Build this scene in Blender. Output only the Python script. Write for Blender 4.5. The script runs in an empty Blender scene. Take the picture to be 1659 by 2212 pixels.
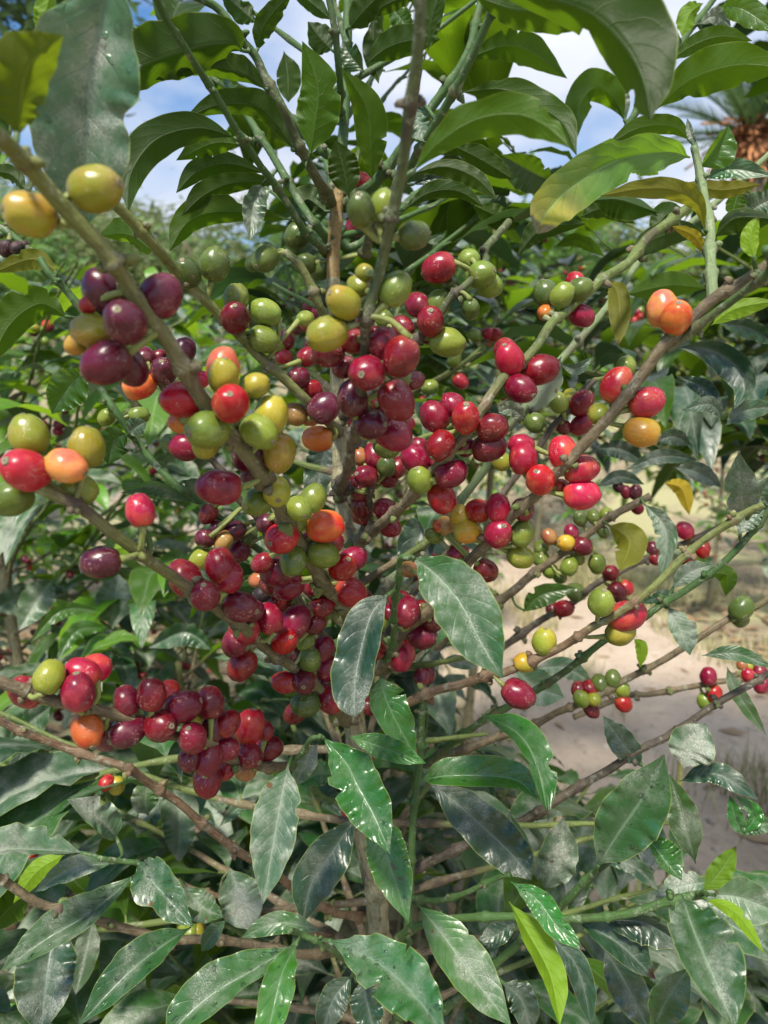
import bpy, math, random
from mathutils import Vector, Matrix, noise
C = bpy.context.scene
COL = C.collection
R = math.radians
# ---------------------------------------------------------------- camera
F = 1478.0           # focal length in view pixels (view = 1659 x 2212)
HOR = 850.0          # row of the horizon
CAMH = 1.25
PITCH = math.atan((1106 - HOR) / F)
cam_d = bpy.data.cameras.new('camera')
cam = bpy.data.objects.new('camera', cam_d); COL.objects.link(cam)
cam.location = (0, 0, CAMH); cam.rotation_euler = (math.pi / 2 - PITCH, 0, 0)
cam_d.sensor_fit = 'VERTICAL'; cam_d.sensor_height = 32.0
cam_d.lens = F / 2212 * 32.0
cam_d.clip_start = 0.02; cam_d.clip_end = 2000
cam_d.dof.use_dof = True; cam_d.dof.focus_distance = 0.36; cam_d.dof.aperture_fstop = 9.0
C.camera = cam
C.render.resolution_x = 768; C.render.resolution_y = 1024
# ---------------------------------------------------------------- light
SUN_EL, SUN_AZ = 58.0, 200.0     # azimuth clockwise from +Y
w = bpy.data.worlds.new('World'); C.world = w; w.use_nodes = True
nt = w.node_tree; nt.nodes.clear()
def wn(t, **k):
    n = nt.nodes.new(t)
    for a, b in k.items(): setattr(n, a, b)
    return n
out = wn('ShaderNodeOutputWorld'); bg = wn('ShaderNodeBackground')
sky = wn('ShaderNodeTexSky', sky_type='NISHITA', sun_disc=False, sun_elevation=R(SUN_EL), sun_rotation=R(SUN_AZ), air_density=1.3, dust_density=0.6, ozone_density=2.0)
tc = wn('ShaderNodeTexCoord'); mp = wn('ShaderNodeMapping'); mp.inputs['Scale'].default_value = (1, 1, 2.2); mp.inputs['Location'].default_value = (0.35, 0.1, 0.2)
n1 = wn('ShaderNodeTexNoise'); n1.inputs['Scale'].default_value = 2.2; n1.inputs['Detail'].default_value = 7; n1.inputs['Roughness'].default_value = 0.5
n2 = wn('ShaderNodeTexNoise'); n2.inputs['Scale'].default_value = 5.0; n2.inputs['Detail'].default_value = 5
cr = wn('ShaderNodeValToRGB'); cr.color_ramp.elements[0].position = 0.40; cr.color_ramp.elements[1].position = 0.57
cc = wn('ShaderNodeValToRGB')
cc.color_ramp.elements[0].position = 0.3; cc.color_ramp.elements[0].color = (5.0, 5.5, 6.6, 1)
cc.color_ramp.elements[1].position = 0.7; cc.color_ramp.elements[1].color = (6.6, 6.8, 7.3, 1)
sx = wn('ShaderNodeSeparateXYZ')
zr = wn('ShaderNodeMapRange'); zr.inputs['From Min'].default_value = 0.35; zr.inputs['From Max'].default_value = 0.95; zr.inputs['To Min'].default_value = 1.0; zr.inputs['To Max'].default_value = 1.8
mixc = wn('ShaderNodeMix', data_type='RGBA')
sm = wn('ShaderNodeVectorMath', operation='SCALE'); sm.inputs['Scale'].default_value = 1.0
tint = wn('ShaderNodeVectorMath', operation='MULTIPLY'); tint.inputs[1].default_value = (.62, .92, 1.22)
cm_add = wn('ShaderNodeMath', operation='MULTIPLY_ADD'); cm_add.inputs[1].default_value = 0.30
zm = wn('ShaderNodeVectorMath', operation='SCALE')
L = nt.links.new
L(tc.outputs['Generated'], mp.inputs['Vector']); L(mp.outputs[0], n1.inputs['Vector']); L(mp.outputs[0], n2.inputs['Vector'])
L(sx.outputs['X'], cm_add.inputs[0]); L(n1.outputs['Fac'], cm_add.inputs[2]); L(cm_add.outputs[0], cr.inputs[0]); L(n2.outputs['Fac'], cc.inputs[0])
L(tc.outputs['Generated'], sx.inputs[0]); L(sx.outputs['Z'], zr.inputs['Value'])
L(cc.outputs[0], zm.inputs[0]); L(zr.outputs[0], zm.inputs['Scale'])
L(cr.outputs[0], mixc.inputs['Factor']); L(sky.outputs[0], sm.inputs[0]); L(sm.outputs[0], tint.inputs[0]); L(tint.outputs[0], mixc.inputs['A']); L(zm.outputs[0], mixc.inputs['B'])
L(mixc.outputs['Result'], bg.inputs['Color']); L(bg.outputs[0], out.inputs[0])
bg.inputs['Strength'].default_value = 0.10
sd = bpy.data.lights.new('sun', 'SUN'); sd.energy = 5.0; sd.angle = R(8); sd.color = (1, 0.94, 0.82)
so = bpy.data.objects.new('sun', sd); COL.objects.link(so)
so.rotation_euler = (R(90 - SUN_EL), 0, R(180 - SUN_AZ))
C.view_settings.view_transform = 'Standard'; C.view_settings.look = 'None'; C.view_settings.gamma = 1
C.view_settings.exposure = 0.52
# ---------------------------------------------------------------- helpers
CR, CU, CF = Vector((1, 0, 0)), Vector((0, math.sin(PITCH), math.cos(PITCH))), Vector((0, math.cos(PITCH), -math.sin(PITCH)))
CAM = Vector((0, 0, CAMH))
def at(x, y, d): return CAM + CR * ((x - 829.5) / F * d) + CU * (-(y - 1106) / F * d) + CF * d
def ground_at(x, y):
    v = CR * ((x - 829.5) / F) + CU * (-(y - 1106) / F) + CF
    return CAM + v * (CAMH / -v.z)
TILE = {c: (553 * (i % 3), 553 * (i // 3)) for i, c in enumerate('ABCDEFGHIJKL')}
def V(t, x, y):
    a, b = TILE[t]; return a + x / 3.0, b + y / 3.0
def tag(o, label=None, cat=None, group=None, kind=None):
    if label: o['label'] = label
    if cat: o['category'] = cat
    if group: o['group'] = group
    if kind: o['kind'] = kind
    return o
def empty(name, loc, label, cat, group=None, rz=0):
    o = bpy.data.objects.new(name, None); o.location = loc; o.rotation_euler = (0, 0, rz); o.empty_display_size = 0.1
    COL.objects.link(o); WL[o] = Vector(loc); return tag(o, label, cat, group)
WL = {}              # world position of each object's origin
class MB:
    """collects vertices and faces of one mesh, with uv and two point values"""
    def __init__(s): s.v, s.f, s.uv, s.va, s.vb, s.m = [], [], [], [], [], []; s.oc = None
    def add(s, vs, fs, uvs, a=0.0, b=0.0, mat=0):
        o = len(s.v); s.v += vs; s.uv += uvs
        s.va += a if isinstance(a, list) else [a] * len(vs)
        s.vb += b if isinstance(b, list) else [b] * len(vs)
        s.f += [tuple(i + o for i in f) for f in fs]; s.m += [mat] * len(fs)
    def build(s, name, mats, parent=None, origin=None, smooth=True):
        me = bpy.data.meshes.new(name)
        og = origin if origin is not None else (WL[parent] if parent else Vector((0, 0, 0)))
        vs = [Vector(p) - og for p in s.v]
        me.from_pydata([tuple(p) for p in vs], [], s.f)
        ul = me.uv_layers.new(name='UVMap')
        li = [0] * len(me.loops); me.loops.foreach_get('vertex_index', li)
        fl = []
        for i in li: fl += s.uv[i]
        ul.data.foreach_set('uv', fl)
        for nm, d in (('va', s.va), ('vb', s.vb)):
            at_ = me.attributes.new(nm, 'FLOAT', 'POINT'); at_.data.foreach_set('value', d)
        if s.oc:
            at_ = me.attributes.new('oc', 'FLOAT_VECTOR', 'POINT'); at_.data.foreach_set('vector', [c for p in s.oc for c in p])
        for m in (mats if isinstance(mats, (list, tuple)) else [mats]): me.materials.append(m)
        me.polygons.foreach_set('material_index', s.m)
        me.polygons.foreach_set('use_smooth', [smooth] * len(me.polygons))
        me.update()
        o = bpy.data.objects.new(name, me); COL.objects.link(o)
        o.parent = parent; o.location = og - (WL[parent] if parent else Vector((0, 0, 0))); WL[o] = og
        return o
def cat(pts, n):
    """Catmull-Rom resample of Vectors to n points"""
    P = [pts[0] * 2 - pts[1]] + list(pts) + [pts[-1] * 2 - pts[-2]]
    out = []; m = len(pts) - 1
    for i in range(n):
        t = i / (n - 1) * m; k = min(int(t), m - 1); t -= k
        a, b, c, d = P[k:k + 4]
        out.append(0.5 * ((2 * b) + (c - a) * t + (2 * a - 5 * b + 4 * c - d) * t * t + (3 * b - a - 3 * c + d) * t * t * t))
    return out
def lerp(a, b, t): return a + (b - a) * t
def table(tb, t):
    for (x0, y0), (x1, y1) in zip(tb, tb[1:]):
        if t <= x1:
            k = (t - x0) / (x1 - x0); return lerp(y0, y1, k)
    return tb[-1][1]
WT = [(0, .035), (.04, .05), (.08, .16), (.14, .38), (.22, .64), (.32, .87), (.42, .98), (.5, 1.0), (.6, .97), (.7, .87), (.79, .69), (.86, .47), (.915, .27), (.96, .12), (1, .0)]
WB = [(0, .04), (.04, .06), (.1, .3), (.2, .62), (.32, .87), (.45, .99), (.6, 1.0), (.75, .93), (.86, .78), (.93, .58), (.975, .33), (1, .05)]
def leaf_grid(mb, P, S1, S2, N, W, nh, var, brown, rnd, wave=.08, under=False, tb=WT, curl=.12, mat=0, bite=0):
    """P midrib points, S1/S2 unit directions of the two halves, N up normals, W half width"""
    n = len(P); vs, fs, uvs = [], [], []
    ph1, ph2 = rnd.uniform(0, 6.3), rnd.uniform(0, 6.3); fr = rnd.uniform(4.0, 7.0)
    ph3 = rnd.uniform(0, 99)
    bites = [(rnd.uniform(.2, .9), rnd.uniform(.012, .05), rnd.uniform(.15, .5), rnd.choice((1, -1))) for _ in range(rnd.choice((0, 0, 0, 1, 2)))] if nh > 5 else []
    for i in range(n):
        t = i / (n - 1)
        wd = table(tb, t) * W
        for j in range(-nh, nh + 1):
            u = j / nh; au = abs(u)
            S = S1[i] if j > 0 else S2[i]
            ph = ph1 if j > 0 else ph2
            env = math.sin(math.pi * min(1, t * 1.05)) if t < .95 else .1
            edge = 1 + .05 * noise.noise((t * 9, ph, ph3)) * 2
            if bite:
                b = noise.noise((t * 5 + ph3, ph * 3, 1.7)); 
                if b > .2: edge -= (b - .2) * bite * 2
            for bt, bw, bd, bs in bites:
                if bs * u > 0 and abs(t - bt) < bw: edge = min(edge, 1 - bd * math.sqrt(1 - ((t - bt) / bw) ** 2))
            wv = wave * W * env * au ** 2 * math.sin(fr * 6.283 * (t + .06 * math.sin(t * 9 + ph3)) + ph) * (.6 + .8 * abs(noise.noise((t * 3, ph, 4.0))) * 2)
            p = P[i] + S * (wd * au * edge) + N[i] * (wv - curl * wd * au * au + (0.015 * W if j == 0 else 0) * (-1))
            vs.append(p); uvs.append((u * .5 + .5, t))
    k = 2 * nh + 1
    for i in range(n - 1):
        for j in range(2 * nh):
            a = i * k + j
            q = (a, a + 1, a + 1 + k, a + k)
            fs.append(q if not under else q[::-1])
    mb.add(vs, fs, uvs, var, brown, mat)
def tube(mb, pts, rad, age=None, sides=10, knots=(), rnd=random, cap=True, mat=0, rough=.05, var=0.0):
    """pts Vectors, rad list; knots: indices with a swollen node collar"""
    n = len(pts); vs, fs, uvs, aa = [], [], [], []
    T = (pts[1] - pts[0]).normalized()
    X = T.orthogonal().normalized(); s = 0
    ks = set(knots)
    for i in range(n):
        t2 = (pts[min(i + 1, n - 1)] - pts[max(i - 1, 0)]).normalized()
        X = (X - t2 * X.dot(t2)).normalized(); Y = t2.cross(X)
        if i: s += (pts[i] - pts[i - 1]).length
        r = rad[i]
        for j in range(sides + 1):
            a = 6.28318 * j / sides
            d = X * math.cos(a) + Y * math.sin(a)
            rr = r * (1 + rough * noise.noise((pts[i] + d * r) * (0.9 / r * .5)) * 2)
            vs.append(pts[i] + d * rr); uvs.append((a * r, s)); aa.append(age[i] if age else 1.0)
    k = sides + 1
    for i in range(n - 1):
        for j in range(sides):
            a = i * k + j; fs.append((a, a + 1, a + 1 + k, a + k))
    if cap:
        for base, c in ((0, pts[0]), ((n - 1) * k, pts[-1])):
            vs.append(c); uvs.append((0, 0)); aa.append(age[0] if age else 1.0); ci = len(vs) - 1
            for j in range(sides): fs.append((ci, base + j + 1, base + j) if base == 0 else (ci, base + j, base + j + 1))
    mb.add(vs, fs, uvs, aa, var, mat)
# ---------------------------------------------------------------- materials
def newmat(name):
    m = bpy.data.materials.new(name); m.use_nodes = True; t = m.node_tree; t.nodes.clear(); return m, t
class NT:
    def __init__(s, name):
        s.m, s.t = newmat(name)
    def n(s, typ, ins=None, **k):
        nd = s.t.nodes.new(typ)
        for a, b in k.items(): setattr(nd, a, b)
        for a, b in (ins or {}).items(): s.set(nd, a, b)
        return nd
    def set(s, nd, a, b):
        if isinstance(b, bpy.types.NodeSocket): s.t.links.new(b, nd.inputs[a])
        elif isinstance(b, bpy.types.Node): s.t.links.new(b.outputs[0], nd.inputs[a])
        else: nd.inputs[a].default_value = b
    def math(s, op, a, b=None, c=None, clamp=False):
        nd = s.n('ShaderNodeMath', operation=op, use_clamp=clamp)
        s.set(nd, 0, a)
        if b is not None: s.set(nd, 1, b)
        if c is not None: s.set(nd, 2, c)
        return nd.outputs[0]
    def mix(s, f, a, b):
        nd = s.n('ShaderNodeMix', data_type='RGBA'); s.set(nd, 'Factor', f)
        for k, v in (('A', a), ('B', b)):
            s.set(nd, k, v if not isinstance(v, tuple) else (*v, 1)[:4])
        return nd.outputs['Result']
    def rng(s, v, a, b, c=0., d=1., sm=True):
        nd = s.n('ShaderNodeMapRange', {'Value': v, 'From Min': a, 'From Max': b, 'To Min': c, 'To Max': d}, interpolation_type='SMOOTHSTEP' if sm else 'LINEAR')
        return nd.outputs[0]
    def noise(s, vec, sc, det=4, ro=.5, dist=0.):
        return s.n('ShaderNodeTexNoise', {'Vector': vec, 'Scale': sc, 'Detail': det, 'Roughness': ro, 'Distortion': dist}).outputs['Fac']
    def attr(s, nm): return s.n('ShaderNodeAttribute', attribute_name=nm).outputs['Fac']
    def out(s, sh):
        o = s.n('ShaderNodeOutputMaterial'); s.set(o, 'Surface', sh); return s.m
def leaf_mat(name, top, top2, under, dust=.4, rough=.35, transl=.3, water=0.0, tcol=None, yellow=0.0, quilt=1.0, undermix=1.0):
    g = NT(name)
    uv = g.n('ShaderNodeUVMap', uv_map='UVMap').outputs[0]
    geo = g.n('ShaderNodeNewGeometry'); pos = g.n('ShaderNodeTexCoord').outputs['Object']
    sp = g.n('ShaderNodeSeparateXYZ', {0: uv})
    u = g.math('ABSOLUTE', g.math('MULTIPLY', g.math('SUBTRACT', sp.outputs[0], .5), 2.))
    v = sp.outputs[1]; va = g.attr('va'); vb = g.attr('vb')
    off = g.n('ShaderNodeCombineXYZ', {0: va, 1: g.math('MULTIPLY', va, 37.3), 2: g.math('MULTIPLY', va, 71.9)}).outputs[0]
    seed = g.n('ShaderNodeVectorMath', {0: pos, 1: off}, operation='ADD').outputs[0]
    side = g.math('GREATER_THAN', sp.outputs[0], .5)
    wob = g.noise(seed, 30, 2)
    s = g.math('ADD', g.math('SUBTRACT', g.math('MULTIPLY', v, g.math('ADD', 8.0, g.math('MULTIPLY', va, 2.5))), g.math('MULTIPLY', g.math('POWER', u, 1.35), 1.9)), g.math('ADD', g.math('MULTIPLY', wob, 2.2), g.math('MULTIPLY', side, .45)))
    d = g.math('MULTIPLY', g.math('ABSOLUTE', g.math('SUBTRACT', g.math('FRACT', s), .5)), 2.)
    vein = g.math('MULTIPLY', g.math('MULTIPLY', g.rng(d, .91, .985), g.rng(u, .9, .2, 0, 1)), g.rng(g.noise(seed, 40, 2), .35, .6, .15, 1))
    mid = g.rng(u, .075, .02)
    edge = g.rng(u, .955, .99)
    q = g.math('SUBTRACT', 1., g.math('POWER', d, 2.2))
    nz = g.noise(seed, 55, 5, .6); nb = g.noise(seed, 14, 3); nf = g.noise(seed, 900, 2, .7)
    # top colour
    col = g.mix(g.rng(nb, .35, .65), top, top2)
    hs = g.n('ShaderNodeHueSaturation', {'Hue': g.rng(g.math('FRACT', g.math('MULTIPLY', va, 7.7)), 0, 1, .485, .515, False), 'Saturation': 1.0, 'Value': g.rng(g.math('FRACT', g.math('MULTIPLY', va, 3.1)), 0, 1, .75, 1.3, False), 'Color': col})
    col = hs.outputs[0]
    vc = tuple(min(1, c * 1.5 + .055) for c in top2)
    col = g.mix(g.math('MULTIPLY', vein, .22), col, vc)
    if yellow: col = g.mix(g.math('MULTIPLY', g.rng(g.math('ADD', v, g.math('MULTIPLY', nz, .5)), .75, 1.25), yellow), col, (.42, .33, .02))
    dfac = g.math('MULTIPLY', g.math('ADD', g.rng(nz, .38, .72), g.math('MULTIPLY', g.rng(u, .35, 0.), .35)), dust)
    dfac = g.math('MULTIPLY', dfac, g.rng(nf, .35, .6, .55, 1.15), clamp=True)
    dfac = g.math('MAXIMUM', dfac, g.math('MULTIPLY', g.rng(nf, .68, .74), min(1, dust * 1.3)))
    if water:
        wm = g.rng(g.noise(seed, 95, 2, .4), .66, .69)
        wm = g.math('MULTIPLY', wm, water)
        dfac = g.math('MULTIPLY', dfac, g.math('SUBTRACT', 1., wm))
    col = g.mix(dfac, col, (.27, .29, .235))
    pw = g.math('MULTIPLY', g.rng(g.noise(seed, 1500, 2, .7), .50, .62), g.math('MULTIPLY', g.math('ADD', g.rng(nz, .50, .66), g.math('MULTIPLY', g.rng(u, .30, .0), g.rng(g.noise(seed, 26, 2), .38, .6))), g.rng(g.noise(seed, 20, 3), .40, .60)), clamp=True)
    pw = g.math('MULTIPLY', pw, min(1, dust * 1.5)); col = g.mix(pw, col, (.43, .41, .37)); dfac = g.math('MAXIMUM', dfac, pw)
    col = g.mix(g.math('MULTIPLY', mid, .6), col, tuple(min(1, c * 1.2 + .11) for c in top2))
    # under side
    uc = g.mix(g.rng(nb, .3, .7), under, tuple(c * .72 for c in under))
    uh = g.n('ShaderNodeHueSaturation', {'Hue': g.rng(g.math('FRACT', g.math('MULTIPLY', va, 7.7)), 0, 1, .488, .512, False), 'Value': g.rng(g.math('FRACT', g.math('MULTIPLY', va, 3.1)), 0, 1, .75, 1.25, False), 'Color': uc}).outputs[0]
    uc = g.mix(g.math('MAXIMUM', g.math('MULTIPLY', vein, .22), g.math('MULTIPLY', mid, .5)), uh, tuple(min(1, c * 1.5 + .04) for c in under))
    if dust > .5: uc = g.mix(g.math('MULTIPLY', dfac, .5), uc, (.3, .31, .27))
    col = g.mix(g.math('MULTIPLY', geo.outputs['Backfacing'], undermix), col, uc)
    col = g.mix(g.math('MULTIPLY', edge, .55), col, (.28, .33, .08))
    # scars and brown tip
    col = g.mix(g.rng(g.noise(seed, 75, 2), .745, .77), col, (.10, .055, .02))
    bt = g.math('MULTIPLY', vb, g.rng(g.math('ADD', v, g.math('MULTIPLY', nz, .28)), 1.02, 1.08))
    col = g.mix(bt, col, (.035, .015, .012))
    h = g.math('ADD', g.math('MULTIPLY', g.math('MULTIPLY', q, .00018 * quilt), g.math('SUBTRACT', 1., g.math('MULTIPLY', geo.outputs['Backfacing'], .6))), g.math('MULTIPLY', g.math('MAXIMUM', vein, mid), -.00025))
    h = g.math('ADD', h, g.math('ADD', g.math('MULTIPLY', nz, .0010), g.math('MULTIPLY', nb, .0022)))
    h = g.math('ADD', h, g.math('MULTIPLY', nf, .00006))
    if water: h = g.math('ADD', h, g.math('MULTIPLY', wm, .0005))
    bmp = g.n('ShaderNodeBump', {'Height': h, 'Strength': .8, 'Distance': 1.})
    ro = g.math('ADD', rough, g.math('MULTIPLY', dfac, .45), clamp=True)
    ro = g.math('ADD', ro, g.math('MULTIPLY', geo.outputs['Backfacing'], .18), clamp=True)
    if water: ro = g.math('MULTIPLY', ro, g.math('SUBTRACT', 1., g.math('MULTIPLY', wm, .75)))
    b = g.n('ShaderNodeBsdfPrincipled', {'Base Color': col, 'Roughness': ro, 'Normal': bmp, 'Specular IOR Level': g.math('SUBTRACT', .5, g.math('MULTIPLY', geo.outputs['Backfacing'], .28))})
    tr = g.n('ShaderNodeBsdfTranslucent', {'Color': g.mix(.0, tcol or tuple(min(1, c * 2.4) for c in top2), (0, 0, 0)), 'Normal': bmp})
    if dust: g.set(tr, 'Color', g.mix(g.math('MULTIPLY', dfac, .5), tcol or tuple(min(1, c * 2.4) for c in top2), (.03, .04, .02)))
    ms = g.n('ShaderNodeMixShader', {0: transl, 1: b, 2: tr})
    return g.out(ms)
LM = {
 'dusty':  leaf_mat('leaf_dusty', (.017, .060, .015), (.034, .098, .022), (.09, .14, .04), dust=.50, rough=.30, transl=.16),
 'wet':    leaf_mat('leaf_wet', (.017, .062, .016), (.031, .098, .024), (.09, .15, .04), dust=.36, rough=.25, transl=.16, water=.5),
 'grey':   leaf_mat('leaf_grey', (.04, .085, .04), (.062, .12, .055), (.14, .17, .10), dust=.85, rough=.36, transl=.12),
 'film':   leaf_mat('leaf_filmed', (.03, .085, .035), (.055, .125, .055), (.14, .17, .10), dust=.7, rough=.26, transl=.12, water=1.0),
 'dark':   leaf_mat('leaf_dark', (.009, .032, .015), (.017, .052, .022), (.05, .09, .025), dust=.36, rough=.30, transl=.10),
 'gloss':  leaf_mat('leaf_gloss', (.018, .085, .010), (.032, .13, .016), (.10, .18, .025), dust=.22, rough=.25, transl=.22, water=.25),
 'green':  leaf_mat('leaf_green', (.024, .080, .008), (.042, .112, .011), (.048, .098, .007), dust=.16, rough=.28, transl=.44, tcol=(.19, .34, .008)),
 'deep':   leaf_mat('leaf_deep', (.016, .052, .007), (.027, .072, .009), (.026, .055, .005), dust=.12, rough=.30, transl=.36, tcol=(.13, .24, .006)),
 'lime':   leaf_mat('leaf_lime', (.075, .20, .012), (.11, .25, .016), (.15, .27, .015), dust=.10, rough=.32, transl=.4, tcol=(.32, .52, .02), quilt=1.3),
 'moss':   leaf_mat('leaf_moss', (.07, .11, .008), (.10, .14, .010), (.105, .135, .008), dust=.08, rough=.4, transl=.36, tcol=(.22, .30, .01)),
 'olive':  leaf_mat('leaf_olive', (.11, .12, .010), (.15, .16, .014), (.14, .14, .014), dust=.10, rough=.4, transl=.38, tcol=(.34, .34, .02), yellow=.6),
 'turn':   leaf_mat('leaf_turning', (.07, .18, .012), (.10, .23, .016), (.12, .24, .016), dust=.08, rough=.32, transl=.38, tcol=(.26, .48, .02), yellow=.95),
 'yellow': leaf_mat('leaf_yellow', (.36, .26, .012), (.45, .34, .02), (.36, .28, .02), dust=.12, rough=.45, transl=.35, tcol=(.6, .42, .02)),
}
def cherry_mat(name, c1, c2, c3, rough=.22, ridges=0.0, dusty=.25, patch=(.34, .68), tip=0.0):
    """c1 main, c2 blotch, c3 tint near the ends"""
    g = NT(name)
    oc = g.n('ShaderNodeAttribute', attribute_name='oc').outputs['Vector']
    rn = g.math('FRACT', g.math('ADD', g.n('ShaderNodeObjectInfo').outputs['Random'], g.attr('va')))
    rv = g.n('ShaderNodeVectorMath', {0: oc, 1: g.n('ShaderNodeCombineXYZ', {0: g.math('MULTIPLY', rn, 40.), 1: g.math('MULTIPLY', rn, 13.)}).outputs[0]}, operation='ADD').outputs[0]
    z = g.n('ShaderNodeSeparateXYZ', {0: g.n('ShaderNodeUVMap', uv_map='UVMap').outputs[0]}).outputs[1]
    nb = g.noise(rv, 1.1, 2); nf = g.noise(rv, 9, 5, .6)
    ox = g.n('ShaderNodeSeparateXYZ', {0: oc}).outputs[0]; blush = g.math('ADD', g.math('ADD', nb, g.math('MULTIPLY', ox, .42)), g.math('MULTIPLY', g.math('SUBTRACT', nf, .5), .22))
    col = g.mix(g.rng(blush, patch[0], patch[1]), c1, c2)
    col = g.mix(g.math('MULTIPLY', g.rng(g.math('SUBTRACT', g.noise(rv, 1.9, 3), g.math('MULTIPLY', ox, .3)), .52, .78), .55), col, c3)
    col = g.mix(g.math('MULTIPLY', g.rng(z, .3, .0), .7), col, c3)
    if tip: col = g.mix(g.math('MULTIPLY', g.rng(g.math('ADD', z, g.math('MULTIPLY', nf, .3)), .8, 1.15), tip), col, c3)
    vr = g.math('FRACT', g.math('MULTIPLY', rn, 9.7))
    col = g.n('ShaderNodeHueSaturation', {'Hue': g.rng(vr, 0, 1, .49, .508, False), 'Value': g.rng(g.math('FRACT', g.math('MULTIPLY', rn, 5.3)), 0, 1, .75, 1.22, False), 'Color': col}).outputs[0]
    col = g.mix(g.math('MULTIPLY', g.rng(nf, .5, .72), .25), col, tuple(c * .55 for c in c1))
    # pale scratches, specks and dust
    sw = g.n('ShaderNodeTexWave', {'Vector': rv, 'Scale': 1.6, 'Distortion': 14., 'Detail': 3., 'Detail Scale': 2.2}, wave_type='BANDS').outputs['Fac']
    scr = g.math('MULTIPLY', g.rng(sw, .985, .999), g.rng(g.noise(rv, 2.2, 2), .54, .6))
    spk = g.rng(g.noise(rv, 30, 2, .5), .72, .76)
    dst = g.math('MULTIPLY', g.rng(g.noise(rv, 3.2, 6, .72), .50, .78), dusty * .55)
    col = g.mix(dst, col, (.46, .32, .30) if c1[1] < .1 else (.42, .40, .28))
    col = g.mix(g.math('MULTIPLY', g.math('MAXIMUM', scr, spk), .55), col, (.62, .48, .40))
    an = g.n('ShaderNodeSeparateXYZ', {0: g.n('ShaderNodeUVMap', uv_map='UVMap').outputs[0]}).outputs[0]
    h = g.math('MULTIPLY', nf, .00012)
    if ridges:
        rd = g.math('SINE', g.math('MULTIPLY', g.math('ADD', an, g.math('MULTIPLY', nb, .12)), 6.2832 * 17))
        h = g.math('ADD', h, g.math('MULTIPLY', rd, .000014 * ridges))
        col = g.mix(g.math('MULTIPLY', g.math('MULTIPLY', g.rng(rd, .3, 1.), g.rng(nb, .4, .6)), .10), col, tuple(min(1, c * 1.6 + .05) for c in c1))
    bmp = g.n('ShaderNodeBump', {'Height': h, 'Strength': .7, 'Distance': 1.})
    ro = g.math('ADD', g.math('ADD', rough, g.math('MULTIPLY', dst, .8)), g.math('MULTIPLY', nf, .12), clamp=True)
    b = g.n('ShaderNodeBsdfPrincipled', {'Base Color': col, 'Roughness': ro, 'Normal': bmp, 'Specular IOR Level': .42, 'Subsurface Weight': .10, 'Subsurface Radius': (.004, .0012, .0008), 'Subsurface Scale': .6, 'Sheen Weight': .0, 'Sheen Roughness': .4, 'Sheen Tint': (.9, .8, .85, 1)})
    return g.out(b)
CM = {
 'P': cherry_mat('cherry_purple', (.060, .004, .014), (.10, .005, .020), (.11, .02, .02), dusty=.30),
 'C': cherry_mat('cherry_crimson', (.125, .002, .013), (.185, .003, .016), (.30, .03, .03), dusty=.22),
 'D': cherry_mat('cherry_dark_crimson', (.085, .003, .011), (.145, .004, .016), (.18, .02, .02), dusty=.25),
 'R': cherry_mat('cherry_red', (.27, .003, .015), (.33, .005, .016), (.42, .06, .02), dusty=.18),
 'K': cherry_mat('cherry_pink_red', (.33, .005, .026), (.40, .013, .030), (.52, .10, .04), dusty=.20),
 'O': cherry_mat('cherry_orange_red', (.42, .035, .012), (.52, .15, .025), (.50, .20, .03), dusty=.18),
 'S': cherry_mat('cherry_salmon', (.52, .10, .055), (.54, .22, .055), (.42, .27, .04), dusty=.3),
 'Y': cherry_mat('cherry_yellow', (.42, .27, .018), (.45, .20, .02), (.30, .27, .03), ridges=.6, dusty=.18),
 'L': cherry_mat('cherry_lime', (.21, .235, .02), (.31, .26, .022), (.16, .19, .02), ridges=.8, dusty=.18),
 'G': cherry_mat('cherry_green', (.105, .145, .018), (.165, .205, .022), (.16, .24, .04), ridges=1., dusty=.22),
 'g': cherry_mat('cherry_dark_green', (.05, .080, .014), (.08, .115, .018), (.09, .13, .03), ridges=1., dusty=.25),
 'B': cherry_mat('cherry_brown', (.34, .10, .04), (.28, .16, .04), (.25, .15, .04), ridges=.4, dusty=.25),
 'T': cherry_mat('cherry_turning', (.25, .25, .016), (.38, .23, .03), (.36, .19, .045), ridges=.3, dusty=.2, patch=(.42, .82), tip=.4),
 'X': cherry_mat('cherry_black', (.018, .010, .012), (.05, .01, .015), (.02, .012, .012), rough=.55, ridges=3., dusty=.3),
}
def calyx_material():
    g = NT('calyx_scar')
    uv = g.n('ShaderNodeUVMap', uv_map='UVMap').outputs[0]
    r = g.n('ShaderNodeSeparateXYZ', {0: uv}).outputs[1]
    col = g.mix(g.rng(r, .1, .32), (.035, .025, .018), (.20, .165, .10))
    col = g.mix(g.rng(r, .7, 1.), col, (.11, .085, .05))
    return g.out(g.n('ShaderNodeBsdfPrincipled', {'Base Color': col, 'Roughness': .8}))
CALYX = calyx_material()
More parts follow.
